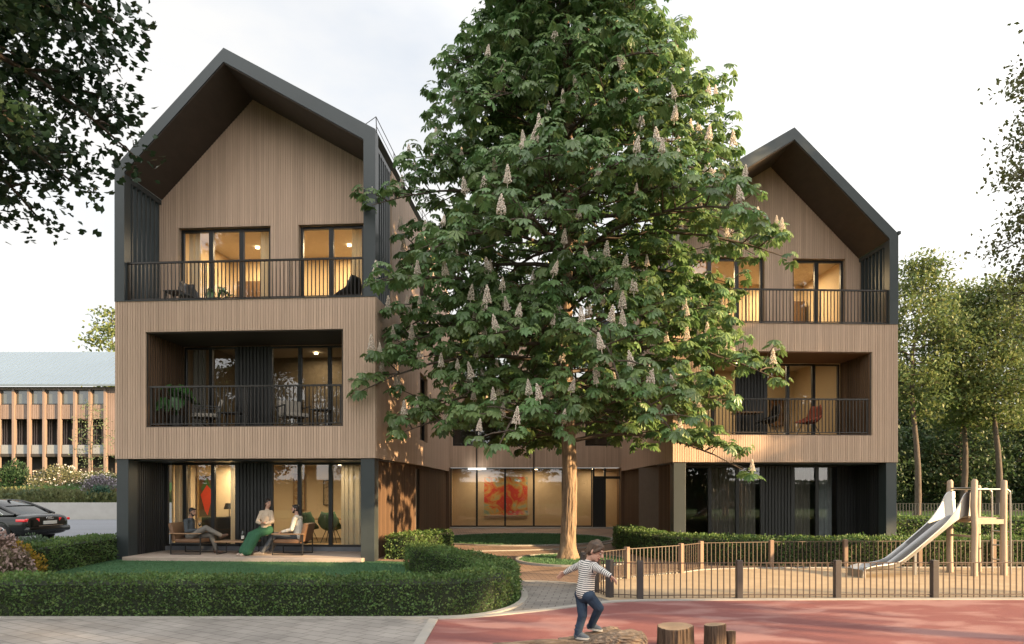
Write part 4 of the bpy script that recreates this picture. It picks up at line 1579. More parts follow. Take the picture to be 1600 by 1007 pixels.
# ------------------------------------------------------------------ parked car
def car():
    t = thing('parked_car', 'glossy black saloon car parked beyond the lawn, seen from its rear corner', 'car', (-18.1, 23.55, .01), math.atan2(.15, -.989))
    PAINT = mat('black_car_paint', (.006, .008, .007), .16, var=.1, spec=.35, coat=.25)
    CG = mat('car_glass', (.012, .016, .014), .05, var=.1, spec=.9)
    CHR = mat('chrome', (.7, .7, .7), .12, var=.05, metal=1)
    RED = mat('tail_light_red', (.42, .012, .015), .15, var=.3, spec=.7, coat=1, emit=(.8, .02, .02), estr=.12)
    RUB = mat('tyre_rubber', (.015, .015, .015), .8)
    ALU = mat('alloy_rim', (.5, .5, .5), .3, metal=1, var=.1)
    # lower body stations: x, half width, zbottom, zshoulder, deck crown
    st = [(-2.50, .70, .46, .78, .80), (-2.46, .84, .34, .90, .95), (-2.32, .91, .28, .94, 1.005), (-1.9, .945, .24, .95, 1.02), (-1.2, .955, .22, .945, 1.0), (-.3, .955, .2, .93, .98), (.6, .955, .2, .92, .97), (1.2, .95, .2, .90, .97), (1.9, .93, .22, .84, .92), (2.3, .86, .26, .76, .80), (2.48, .66, .34, .64, .66)]
    mb = MB()
    vs, fs = [], []
    for (x, w, zb, zs_, zc) in st:
        half = [(w * .80, zb), (w * .95, zb + .06), (w, zb + (zs_ - zb) * .45), (w * .985, zb + (zs_ - zb) * .80), (w * .93, zs_), (w * .6, zc - .01), (0, zc)]
        row = [(x, y, z) for y, z in half] + [(x, -y, z) for y, z in half[-2::-1]]
        vs += row
    k = 13
    for i in range(len(st) - 1):
        for j in range(k - 1):
            fs.append((i * k + j, i * k + j + 1, (i + 1) * k + j + 1, (i + 1) * k + j))
        fs.append((i * k + k - 1, i * k, (i + 1) * k, (i + 1) * k + k - 1))
    fs.append(tuple(range(k)))
    fs.append(tuple((len(st) - 1) * k + j for j in range(k))[::-1])
    mb.add(vs, fs)
    body = mb.build('body', PAINT, t, smooth=True)
    sb = body.modifiers.new('s', 'SUBSURF')
    sb.levels = sb.render_levels = 2
    # greenhouse
    gs = [(-1.95, .70, .99, .992), (-1.35, .69, .97, 1.27), (-.85, .66, .97, 1.42), (-.2, .645, .96, 1.475), (.35, .645, .96, 1.46), (.75, .66, .95, 1.36), (1.45, .71, .94, .955)]
    mb = MB()
    vs, fs = [], []
    for (x, w, zb, zt) in gs:
        vs += [(x, w * 1.22, zb), (x, w * 1.12, zb + (zt - zb) * .6), (x, w * .98, zb + (zt - zb) * .93), (x, w * .7, zt), (x, 0, zt + .012), (x, -w * .7, zt), (x, -w * .98, zb + (zt - zb) * .93), (x, -w * 1.12, zb + (zt - zb) * .6), (x, -w * 1.22, zb)]
    k = 9
    for i in range(len(gs) - 1):
        for j in range(k - 1):
            fs.append((i * k + j, i * k + j + 1, (i + 1) * k + j + 1, (i + 1) * k + j))
    mb.add(vs, fs)
    gh = mb.build('windows', CG, t, smooth=True, fix=True)
    mb = MB()
    rf = [(-1.38, .72, 1.268), (-.9, .675, 1.42), (-.2, .655, 1.482), (.35, .655, 1.468), (.70, .655, 1.385)]
    vs, fs = [], []
    for x, w, z in rf:
        vs += [(x, w * .99, z - .05), (x, w * .72, z + .004), (x, 0, z + .022), (x, -w * .72, z + .004), (x, -w * .99, z - .05)]
    for i in range(len(rf) - 1):
        for j in range(4):
            fs.append((i * 5 + j, i * 5 + j + 1, (i + 1) * 5 + j + 1, (i + 1) * 5 + j))
    mb.add(vs, fs)
    mb.build('roof', PAINT, t, smooth=True)
    for sgn in (1, -1):
        mb = MB()
        mb.tube(smooth_path([(-1.95, sgn * .80, 1.0), (-1.4, sgn * .74, 1.22), (-.85, sgn * .68, 1.40), (-.2, sgn * .665, 1.445), (.35, sgn * .665, 1.43), (.8, sgn * .70, 1.30), (1.45, sgn * .85, .965)], 6), .035, 8)
        mb.build('pillar', PAINT, t, smooth=True)
        mb = MB()
        mb.tube(smooth_path([(-1.55, sgn * .835, .99), (-1.2, sgn * .80, 1.16), (-.75, sgn * .725, 1.335), (-.2, sgn * .71, 1.38), (.35, sgn * .71, 1.37)], 6), .012, 6)
        mb.tube([(-1.55, sgn * .845, .985), (1.3, sgn * .885, .955)], .012, 6)
        mb.build('window_trim', CHR, t, smooth=True)
        for x in (-.75, .25):
            mb = MB()
            mb.bar((x, sgn * .86, .96), (x - .12, sgn * .70, 1.40), .05, .02)
            mb.build('door_post', PAINT, t)
    # rear lights, plate, bumper
    for sgn in (1, -1):
        mb = MB()
        mb.bbox(-2.505, -2.40, sgn * .62 - .22, sgn * .62 + .22, .745, .865, .02)
        mb.v = [(x + abs(y) ** 3 * .13, y, z) for x, y, z in mb.v]
        mb.build('tail_light', RED, t, smooth=True)
        mb = MB()
        mb.bbox(-2.44, -2.1, sgn * .905 - .03, sgn * .905 + .03, .765, .85, .012)
        mb.build('tail_light', RED, t, smooth=True)
        mb = MB()
        mb.bbox(-2.53, -2.50, sgn * .66 - .14, sgn * .66 + .14, .47, .50, .008)
        mb.build('reflector', RED, t)
    mb = MB()
    mb.bbox(-2.535, -2.50, -.27, .27, .66, .77, .006)
    pl = mb.build('number_plate', mat('plate_white', (.72, .72, .66), .4), t)
    mb = MB()
    mb.bbox(-2.56, -2.2, -.86, .86, .40, .60, .07)
    mb.build('rear_bumper', PAINT, t, smooth=True)
    mb = MB()
    mb.bar((-2.545, -.5, .615), (-2.545, .5, .615), .02, .014)
    mb.build('chrome_strip', CHR, t)
    mb = MB()
    for y in (-.09, -.03, .03, .09):
        mb.tube([(-2.508 + .0, y + .045 * math.cos(a), .86 + .045 * math.sin(a)) for a in np.linspace(0, 2 * math.pi, 14)], .006, 5)
    mb.build('badge', CHR, t)
    mb = MB()
    mb.ell((-.95, 0, 1.46), (.09, .02, .035))
    mb.build('aerial_fin', PAINT, t, smooth=True)
    for x in (-1.52, 1.50):
        for sgn in (1, -1):
            mb = MB()
            prof = [(.20, -.11), (.315, -.115), (.345, -.08), (.35, 0), (.345, .08), (.315, .115), (.20, .11)]
            mb.lathe(prof, seg=36)
            rot = Matrix.Rotation(R(90), 3, 'X')
            mb.v = [tuple(rot @ Vector(v) + Vector((x, sgn * .86, .35))) for v in mb.v]
            wh = mb.build('wheel', RUB, t, smooth=True)
            mb = MB()
            yo = sgn * .978
            for q in range(10):
                a = 2 * math.pi * q / 10
                mb.bar((x + .05 * math.cos(a), yo, .35 + .05 * math.sin(a)), (x + .245 * math.cos(a), yo, .35 + .245 * math.sin(a)), .022, .036, up=(0, 1, 0))
            mb.tube([(x + .25 * math.cos(a), yo, .35 + .25 * math.sin(a)) for a in np.linspace(0, 2 * math.pi, 33)], .014, 6)
            mb.ell((x, yo, .35), (.06, .02, .06))
            mb.build('rim', ALU, wh, smooth=True)
            mb = MB()
            mb.tube([(x + .385 * math.cos(a), sgn * .925, .37 + .385 * math.sin(a)) for a in np.linspace(-.25, math.pi + .25, 25)], .035, 6)
            mb.build('wheel_arch', PAINT, t, smooth=True)


car()

# ------------------------------------------------------------------ long building on the slope at the left
def long_building():
    t = thing('timber_office_building', 'long timber building with a pale metal roof and tall columns, up the left slope', 'building', (-34.5, 58, 0))
    WB = mat('pink_larch', (.20, .145, .12), .7, col2=(.155, .112, .092), vscale=1.5, stretch=(4, 4, .3), rnd=.12)
    ROOF = mat('zinc_roof', (.17, .23, .30), .35, var=.25, vscale=.12, stretch=(.5, 1, 1), metal=.35, spec=.5)
    DK = mat('deep_recess', (.028, .024, .02), .8)
    x0, n, p = -24.5, 19, 1.29
    W_ = n * p
    # roof
    mb = MB()
    mb.hexa([(x0 - .5, -.7, 10.4), (5.5, -.7, 10.4), (5.5, 6, 14.4), (x0 - .5, 6, 14.4), (x0 - .5, -.7, 10.55), (5.5, -.7, 10.55), (5.5, 6, 14.55), (x0 - .5, 6, 14.55)])
    rf = mb.build('roof', ROOF, t)
    mb = MB()
    for i in range(62):
        x = x0 + i * .48
        mb.hexa([(x, -.7, 10.551), (x + .03, -.7, 10.551), (x + .03, 6, 14.551), (x, 6, 14.551), (x, -.7, 10.60), (x + .03, -.7, 10.60), (x + .03, 6, 14.60), (x, 6, 14.60)])
    mb.build('standing_seam', ROOF, rf)
    mb = MB()
    mb.box(x0 - .5, 5.5, -.85, -.7, 10.38, 10.52)
    mb.build('gutter', mat('gutter_blue_grey', (.12, .16, .20), .5), rf)
    # body
    mb = MB()
    mb.box(x0, 5, 1.6, 6, 1.5, 10.4)
    mb.build('wall', DK, t)
    mb, mp_ = MB(), MB()
    batten_wall(mp_, mb, lambda a, o, z: (a, -o, z), x0, .05, 7.7, 8.9, (), .2, pitch=.16, w=.12, dep=.03)
    batten_wall(mp_, mb, lambda a, o, z: (a, -o, z), .05, 5, 4.6, 10.3, [(2.6, 5, 8.9, 10.1)], .2, pitch=.16, w=.12, dep=.03)
    a = mp_.build('spandrel', WB, t)
    mb.build('boarding', WB, a)
    mb = MB()
    mb.box(x0, 5, -.1, .2, 10.15, 10.4)
    mb.build('eaves_beam', WB, t)
    for i in range(n + 1):
        x = .15 - i * p
        mb = MB()
        mb.box(x - .095, x + .095, -.20, .12, 1.4, 10.2)
        mb.build('column', WB, t)
        if i < n:
            f = MB()
            f.box(x - p + .15, x - .15, .05, .12, 8.9, 9.0)
            f.box(x - p + .15, x - .15, .05, .12, 10.05, 10.15)
            w_ = f.build('window', WINFRAME, t)
            g = MB()
            g.quad((x - p + .15, .08, 9.0), (x - .15, .08, 9.0), (x - .15, .08, 10.05), (x - p + .15, .08, 10.05))
            g.build('pane', mat('far_pane', (.05, .06, .06), .04, spec=1.0, var=.1), w_)
    # slatted gallery behind the columns and its balustrade
    for i in range(n):
        x = .15 - i * p
        mb = MB()
        for k in range(5):
            xx = x - .25 - k * .2
            mb.box(xx - .035, xx + .035, 1.2, 1.3, 5.2, 7.7)
        mb.build('gallery_slats', WB, t)
        mb = MB()
        mb.box(x - p + .15, x - .15, .0, .05, 4.75, 5.5)
        mb.build('balustrade', mat('pale_mesh_panel', (.20, .21, .22), .6), t)
    mb = MB()
    mb.box(x0, .1, -.05, 1.6, 4.5, 4.75)
    mb.build('gallery_floor', DK, t)
    mb = MB()
    for k in range(9):
        mb.box(.4 + k * .5, .5 + k * .5, .9, 1.0, 1.5, 4.6)
    mb.build('ground_screen', WB, t)


long_building()


# ------------------------------------------------------------------ planting on the slope
def tuft_plant(name, label, cat, x, y, z, rx, rz, n, col, leaf, seed, flower=None, fn=0, upward=.6, kind=None, group=None, ry=None):
    rng = np.random.default_rng(seed)
    ry = ry or rx
    t = thing(name, label, cat, (x, y, z), 0, group)
    if kind:
        t['kind'] = kind
    d = rng.normal(0, 1, (n, 3))
    d /= np.linalg.norm(d, axis=1, keepdims=True)
    d[:, 2] = np.abs(d[:, 2])
    r = rng.uniform(.35, 1, n) ** .5
    lump = np.array([1 + .28 * mnoise.noise(Vector((a * 2 + seed, b * 2, c * 2))) for a, b, c in d])
    P = d * (r * lump)[:, None] * np.array([rx, ry, rz])
    T = d + rng.normal(0, .5, (n, 3)) + np.array([0, 0, upward])
    Nn = rng.normal(0, 1, (n, 3)) + np.array([0, 0, .3])
    m = mat('plant_' + '_'.join('%03d' % int(c * 1000) for c in col), col, .6, var=.5, vscale=1.5, rnd=.4, hue=.02, trans=.25, spec=.25)
    leaf_mesh('foliage', m, P, T, Nn, leaf * rng.uniform(.6, 1.3, n), *T_DIAM, parent=t, seed=seed)
    mb = MB()
    for k in range(5):
        a = k * 1.3
        mb.tube([(0, 0, -.1), (.3 * rx * math.cos(a), .3 * ry * math.sin(a), rz * .6)], [.03 * rz + .004, .008], 5)
    mb.build('stem', BARKD, t)
    if flower:
        d = rng.normal(0, 1, (fn, 3))
        d /= np.linalg.norm(d, axis=1, keepdims=True)
        d[:, 2] = np.abs(d[:, 2])
        P = d * np.array([rx, ry, rz]) * rng.uniform(.95, 1.12, (fn, 1))
        mf = mat('bloom_' + '_'.join('%03d' % int(c * 1000) for c in flower), flower, .7, var=.2, rnd=.2, trans=.2)
        fl = leaf_mesh('flowers', mf, P, rng.normal(0, 1, (fn, 3)), rng.normal(0, 1, (fn, 3)) + np.array([0, -1, 1.0]), leaf * 1.15 * rng.uniform(.6, 1.2, fn), *T_DIAM, parent=t, seed=seed)
        fl['kind'] = 'stuff'
    return t


def slope_z(y):
    b = min(max((y - 41.2) / 9, 0), 1)
    return b * b * (3 - 2 * b) * 1.5 + .75


tuft_plant('bush', 'round dark green bush at the left end of the planted slope', 'bush', -35.4, 48.5, slope_z(48.5) - .2, 1.15, 1.75, 2600, (.025, .055, .022), .17, 71)
tuft_plant('bush', 'blue-green bush low on the slope above the car', 'bush', -26.2, 43.6, slope_z(43.6) - .1, .85, 1.05, 1500, (.035, .08, .05), .13, 72)
tuft_plant('lavender', 'grey-purple lavender mound on the planted slope beside the house', 'plant', -27.6, 46.0, slope_z(46) - .1, 1.15, 1.25, 1500, (.13, .115, .12), .12, 73, (.27, .23, .28), 300)
tuft_plant('spirea_bush', 'rusty red low shrub at the right end of the planted slope', 'bush', -25.3, 45.2, slope_z(45.2) - .1, .8, .85, 1000, (.14, .075, .045), .12, 74)
tuft_plant('rose_bush', 'white flowering bush right at the corner of the left house', 'bush', -24.6, 46.8, slope_z(46.8), .95, .95, 1100, (.07, .10, .04), .12, 75, (.6, .57, .52), 130)
tuft_plant('rose_bush', 'tall straw coloured bush full of small white flowers, middle of the slope', 'bush', -31.6, 48.0, slope_z(48.0) - .1, 1.9, 1.45, 2600, (.11, .115, .06), .14, 76, (.5, .46, .40), 190)
tuft_plant('rose_bush', 'loose white flowering bush between the straw coloured bush and the lavender', 'bush', -29.3, 48.8, slope_z(48.8), 1.4, .85, 1500, (.08, .10, .045), .13, 77, (.58, .55, .5), 160)
tuft_plant('sage_bush', 'pale grey-green low shrub behind the car roof', 'bush', -30.6, 43.4, slope_z(43.4) - .1, 1.5, .85, 1500, (.10, .13, .07), .13, 78)
tuft_plant('perennial_planting', 'mixed meadow grasses and perennials covering the slope', None, -31, 45.5, slope_z(45.5) - .55, 14, .8, 16000, (.10, .11, .045), .22, 79, kind='stuff', ry=4.5, upward=1.5)
tuft_plant('ornamental_grass', 'pinkish brown ornamental grass in bloom at the left frame edge by the lawn hedge', 'plant', -10.95, 14.2, 0, .75, .98, 5200, (.19, .135, .10), .075, 80, (.36, .25, .22), 1400, upward=1.6)
tuft_plant('ornamental_grass', 'low rosy grass clump in front of the golden end of the lawn hedge', 'plant', -10.15, 13.75, 0, .5, .62, 2600, (.16, .13, .08), .07, 81, (.34, .24, .21), 700, upward=1.6)
tuft_plant('sage_bush', 'grey-green feathery shrub between the ornamental grass and the car', 'bush', -11.1, 15.7, 0, .75, .78, 3000, (.09, .135, .08), .07, 82, upward=1.0)
tuft_plant('sunlit_hedge_end', 'near end of the lawn hedge, golden sunlight put into its leaf colour', 'bush', -10.45, 14.55, 0, .42, .74, 2600, (.36, .24, .035), .06, 83)  # added tuft; its golden leaf colour paints low sun on the hedge end

for i, (x, y, H_, lb) in enumerate([(-31.6, 51.5, 6.0, 'thin young tree with sparse leaves in front of the left columns of the long building'), (-27.9, 50, 4.6, 'small leafy young tree in front of the right end of the long building')]):
    leafy_tree('young_tree', lb, (x, y, slope_z(y) - .1), H_, 1.2, lambda z, H_=H_: 1.25 * max(.15, math.sin(math.pi * min(1, z / H_ * .9))), 18, mat('young_leaf', (.11, .15, .07), .6, rnd=.35, trans=.3), BARKD, 90 + i, leaf=.15, per=5, spread=.22, rtrunk=.05, nstep=3)

# trees behind the houses
leafy_tree('background_tree', 'far tree whose top shows above the long building roof', (-46.5, 80, 0), 22.5, 8, lambda z: 3.2 * max(.15, math.sin(math.pi * (z - 6) / 18)), 30, LEAF_BG, BARKD, 95, leaf=.5, per=8, spread=.6, nstep=4)
PALE = [(26.3, 44.5, 17.0, 96, 'slim pale-leaved tree standing nearest the right house', 3.4), (30.9, 47, 15.8, 97, 'slim forked tree in the middle of the park, between the two others', 3.0), (31.9, 45, 15.6, 98, 'leaning slim tree right behind the slide tower', 3.6), (38.4, 50, 17.5, 99, 'tall pale tree at the right frame edge of the park', 4.0)]
for x, y, H_, sd_, lb, rr in PALE:
    leafy_tree('robinia_tree', lb, (x, y, 0), H_, H_ * .38, lambda z, H_=H_, rr=rr: rr * max(.2, math.sin(math.pi * min(1, (z / H_ - .25) / .78))), 34, LEAF_BG, BARKD, sd_, leaf=.25, per=26, spread=.55, rtrunk=.21, nstep=5, wob=.9, group='pale trees in the park', lens=(.6, 1.1))
DARK = [(33, 60, 12.5, 'dark green tree filling the gap beside the right house'), (41, 63, 11.5, 'dark broad tree behind the slide tower'), (48, 60, 13.0, 'dark tree behind the right end of the slide'), (55, 66, 14.5, 'tall dark tree at the right frame edge'), (37, 70, 14.5, 'tall dark tree rising behind the other dark trees'), (47, 75, 14, 'farthest dark tree between the slim trunks')]
for i, (x, y, H_, lb) in enumerate(DARK):
    leafy_tree('dark_tree', lb, (x, y, 0), H_, .8, lambda z, H_=H_: 5.4 * max(.12, (1 - z / H_) ** .55) * min(1, .75 + z / 6), 44, LEAF_DK, BARKD, 110 + i, leaf=.42, per=16, spread=.75, rtrunk=.3, nstep=5, group='dark trees beyond the park lawn')
UND = [(28.5, 54.5, 8.0, 'low spreading green tree filling the gap at the corner of the right house'), (35.0, 53.5, 9.5, 'mid green bushy tree between the two nearest slim trunks'), (41.5, 55.0, 8.5, 'mid green bushy tree behind the slide tower posts'), (47.0, 54.0, 10.0, 'mid green bushy tree at the far right of the park lawn')]
for i, (x, y, H_, lb) in enumerate(UND):
    leafy_tree('bushy_tree', lb, (x, y, 0), H_, 1.6, lambda z, H_=H_: 3.6 * max(.15, math.sin(math.pi * min(1, (z / H_ + .1) / 1.1))), 30, mat('bushy_leaf', (.075, .115, .042), .55, col2=(.045, .075, .03), vscale=.35, rnd=.4, hue=.03, trans=.3), BARKD, 130 + i, leaf=.30, per=15, spread=.6, rtrunk=.14, nstep=5, group='bushy trees along the park edge')
hedge('hedge', 'dark clipped hedge along the back of the park lawn', [(28, 56.3), (45, 56.8), (62, 57)], 1.6, 1.7, 90, .22, 56, lm=LEAF_DK)

# pale house glimpsed between the dark trees
t = thing('garden_house', 'white house glimpsed between the dark trees behind the slide', 'house', (44.5, 64, 0))
mb = MB()
mb.box(-2.2, 2.2, 0, 5, 0, 3.6)
mb.build('wall', mat('white_render', (.6, .58, .54), .8), t)
mb = MB()
mb.prism([(-2.6, 3.5), (0, 5.6), (2.6, 3.5)], lambda a, b, d: (a, d, b), -.3, 5.3)
mb.build('roof', mat('grey_tiles', (.15, .14, .14), .7), t)
for x in (-1.2, .5):
    f = MB()
    f.box(x, x + .8, -.05, .02, 1.2, 2.6)
    f.build('window', mat('dim_pane', (.04, .05, .05), .1, spec=.8), t)

# house across the road, seen mirrored in the ground floor glazing
t = thing('bungalow', 'low white bungalow across the road, mirrored in the right house windows', 'house', (15, -40, 0))
mb = MB()
mb.box(-6, 6, -4, 4, 0, 3.2)
mb.build('wall', MATS['white_render'], t)
mb = MB()
mb.prism([(-4.6, 3.1), (0, 5.6), (4.6, 3.1)], lambda a, b, d: (d, a, b), -6.5, 6.5)
mb.build('roof', mat('pale_roof', (.5, .5, .5), .5), t)
for x in (-4, -1, 2.4):
    f = MB()
    f.box(x, x + 1.5, 3.98, 4.05, .9, 2.4)
    f.build('window', MATS['dim_pane'], t)

# ------------------------------------------------------------------ people
def cap_prim(mb, p, q, r1, r2, seg=12):
    p, q = Vector(p), Vector(q)
    d = (q - p)
    if d.length < 1e-5:
        mb.ell(p, (r1, r1, r1), seg=seg)
        return
    d.normalize()
    pts, rad = [], []
    for k in range(5):
        a = math.pi / 2 * (1 - k / 4)
        pts.append(p - d * r1 * math.sin(a))
        rad.append(max(r1 * math.cos(a), r1 * .06))
    for k in range(5):
        a = math.pi / 2 * k / 4
        pts.append(q + d * r2 * math.sin(a))
        rad.append(max(r2 * math.cos(a), r2 * .06))
    mb.tube(pts, rad, seg)


def frame_of(f, up=(0, 0, 1)):
    f = Vector(f).normalized()
    l = Vector(up).cross(f).normalized()
    u = f.cross(l)
    return Matrix((f, l, u)).transposed()      # columns: forward, left, up


def blob(name, prims, m, parent=None, voxel=.008, smooth=3, along=False):
    mb = MB()
    for p in prims:
        if p[0] == 'c':
            cap_prim(mb, *p[1:5])
        else:
            mb.ell(p[1], p[2], rot=p[3] if len(p) > 3 else None, seg=16, rings=12)
    o = mb.build(name, m)
    md = o.modifiers.new('r', 'REMESH')
    md.mode = 'VOXEL'
    md.voxel_size = voxel
    sm = o.modifiers.new('s', 'SMOOTH')
    sm.iterations = smooth
    sm.factor = .5
    dg = bpy.context.evaluated_depsgraph_get()
    me = bpy.data.meshes.new_from_object(o.evaluated_get(dg))
    me.name = name
    old = o.data
    o.modifiers.clear()
    o.data = me
    bpy.data.meshes.remove(old)
    if not me.materials:
        me.materials.append(m)
    me.polygons.foreach_set('use_smooth', [True] * len(me.polygons))
    if along:
        n = len(me.vertices)
        co = np.zeros(n * 3)
        me.vertices.foreach_get('co', co)
        co = co.reshape(-1, 3)
        best = np.full(n, 1e9)
        val = np.zeros(n)
        base = 0.0
        for p in prims:
            if p[0] != 'c' or (len(p) > 5 and p[5] is None):
                continue
            a, b = np.array(p[1], float), np.array(p[2], float)
            d = b - a
            L_ = np.linalg.norm(d) + 1e-9
            t = np.clip(((co - a) @ d) / L_ ** 2, 0, 1)
            dist = np.linalg.norm(co - (a + t[:, None] * d), axis=1) - (p[3] + (p[4] - p[3]) * t)
            o_ = p[5] if len(p) > 5 else 0.0
            k = dist < best
            best = np.where(k, dist, best)
            val = np.where(k, o_ + ((co - a) @ d) / L_, val)
        at = me.attributes.new('along', 'FLOAT', 'POINT')
        at.data.foreach_set('value', val)
    o.parent = parent
    return o


def hand_prims(w, d, palm_n, s=1.0, curl=.5, side=1):
    """palm and five separate fingers: w wrist, d pointing direction, palm_n palm normal"""
    d = Vector(d).normalized()
    n = Vector(palm_n)
    n = (n - d * n.dot(d)).normalized()
    a = d.cross(n)
    w = Vector(w)
    pr = [('e', w + d * .045 * s, (.042 * s, .036 * s, .015 * s), Matrix((d, a, n)).transposed())]
    k = w + d * .078 * s
    for i, (off, ln) in enumerate(((-.028, .060), (-.010, .074), (.009, .080), (.027, .070))):
        b = k + a * off * s
        c1 = (d * math.cos(curl * .6) + n * math.sin(curl * .6) + a * off * 3).normalized()
        c2 = (d * math.cos(curl * 1.5) + n * math.sin(curl * 1.5) + a * off * 2).normalized()
        m = b + c1 * ln * .55 * s
        pr += [('c', b, m, .0095 * s, .0085 * s), ('c', m, m + c2 * ln * .5 * s, .0085 * s, .007 * s)]
    tb = w + d * .028 * s + a * .030 * s * side
    tm = tb + (d * .6 + a * .75 * side + n * .25).normalized() * .036 * s
    pr += [('c', tb, tm, .012 * s, .0105 * s), ('c', tm, tm + (d * .85 + a * .3 * side + n * .4).normalized() * .028 * s, .0105 * s, .008 * s)]
    return pr


def head_prims(c, f, up, s=1.0, neck=None, nr=.052):
    M = frame_of(f, up)
    c = Vector(c)

    def H(x, y, z):
        return c + M @ Vector((x, y, z)) * s
    pr = [('e', H(-.008, 0, .022), (.092 * s, .073 * s, .092 * s), M), ('e', H(.018, 0, -.045), (.066 * s, .056 * s, .072 * s), M),
          ('e', H(.055, 0, -.088), (.026 * s, .03 * s, .022 * s), M),
          ('c', H(.082, 0, .012), H(.104, 0, -.024), .010 * s, .0155 * s), ('e', H(.078, 0, -.06), (.012 * s, .024 * s, .010 * s), M),
          ('c', H(.078, -.034, .028), H(.078, .034, .028), .012 * s, .012 * s),
          ('e', H(-.012, .074, -.008), (.018 * s, .009 * s, .032 * s), M), ('e', H(-.012, -.074, -.008), (.018 * s, .009 * s, .032 * s), M)]
    if neck is not None:
        pr.append(('c', H(-.022, 0, -.06), neck, nr * s, nr * s * 1.08))
    return pr, H, M


def face_parts(H, M, s, parent, brow):
    for sg in (-1, 1):
        mb = MB()
        mb.ell(H(.078, sg * .032, .006), (.010 * s, .013 * s, .0075 * s), rot=M, seg=10, rings=6)
        e = mb.build('eye', mat('eye_white', (.55, .5, .47), .3), parent, smooth=True)
        mb = MB()
        mb.ell(H(.0845, sg * .031, .006), (.006 * s, .006 * s, .006 * s), rot=M, seg=8, rings=6)
        mb.build('iris', mat('iris_brown', (.03, .018, .01), .2), e, smooth=True)
        mb = MB()
        mb.tube([H(.087, sg * .016, .026), H(.088, sg * .034, .031), H(.078, sg * .052, .024)], .0048 * s, 5)
        mb.build('eyebrow', brow, parent)
    mb = MB()
    mb.tube([H(.080, -.024, -.057), H(.090, 0, -.061), H(.080, .024, -.057)], .005 * s, 6)
    mb.build('mouth', mat('lips', (.33, .12, .10), .5), parent, smooth=True)


SKIN = mat('skin_fair', (.52, .30, .22), .5, var=.15, spec=.4)
SKIN2 = mat('skin_olive', (.38, .21, .14), .5, var=.15, spec=.4)
HAIRB = mat('hair_light_brown', (.095, .055, .030), .6, col2=(.03, .017, .010), vscale=30, stretch=(1, 1, .2))
HAIRD = mat('hair_dark', (.022, .014, .010), .5, col2=(.012, .008, .006), vscale=30, stretch=(1, 1, .2))


def stripe_mat():
    m = mat('striped_jersey', (.66, .63, .58), .85, var=.08, spec=.15)
    t = m.node_tree
    b = t.nodes['Principled BSDF']
    at = t.nodes.new('ShaderNodeAttribute')
    at.attribute_name = 'along'
    mu = t.nodes.new('ShaderNodeMath')
    mu.operation = 'MULTIPLY'
    mu.inputs[1].default_value = 1 / .0235
    fr = t.nodes.new('ShaderNodeMath')
    fr.operation = 'FRACT'
    lt = t.nodes.new('ShaderNodeMath')
    lt.operation = 'LESS_THAN'
    lt.inputs[1].default_value = .42
    t.links.new(at.outputs['Fac'], mu.inputs[0])
    t.links.new(mu.outputs[0], fr.inputs[0])
    t.links.new(fr.outputs[0], lt.inputs[0])
    mx = t.nodes.new('ShaderNodeMix')
    mx.data_type = 'RGBA'
    t.links.new(lt.outputs[0], mx.inputs['Factor'])
    t.links.new(b.inputs['Base Color'].links[0].from_socket, mx.inputs['A'])
    mx.inputs['B'].default_value = (.035, .04, .055, 1)
    t.links.new(mx.outputs['Result'], b.inputs['Base Color'])
    return m


def shoe_prims(heel, toe, s=1.0):
    h, t = Vector(heel), Vector(toe)
    d = (t - h).normalized()
    up = Vector((0, 0, 1))
    up = (up - d * up.dot(d)).normalized()
    return [('c', h + up * .035 * s, h + d * .06 * s + up * .045 * s, .034 * s, .037 * s), ('c', h + d * .06 * s + up * .036 * s, t - d * .03 * s + up * .026 * s, .036 * s, .029 * s), ('c', h + up * .02 * s, t - d * .02 * s + up * .018 * s, .03 * s, .03 * s)]


def sole_mesh(heel, toe, m, parent, s=1.0):
    h, t = Vector(heel), Vector(toe)
    d = (t - h).normalized()
    up = Vector((0, 0, 1))
    up = (up - d * up.dot(d)).normalized()
    sd = d.cross(up)
    L_ = (t - h).length
    mb = MB()
    out = []
    for k in range(20):
        a = 2 * math.pi * k / 20
        x = L_ * .5 + (L_ * .5 + .02) * math.cos(a)
        y = .038 * s * math.sin(a) * (1.05 + .12 * math.cos(a))
        out.append((x, y))
    mb.prism(out, lambda a, b, z: tuple(h + d * a + sd * b + up * z), -.004, .018 * s)
    mb.build('sole', m, parent)


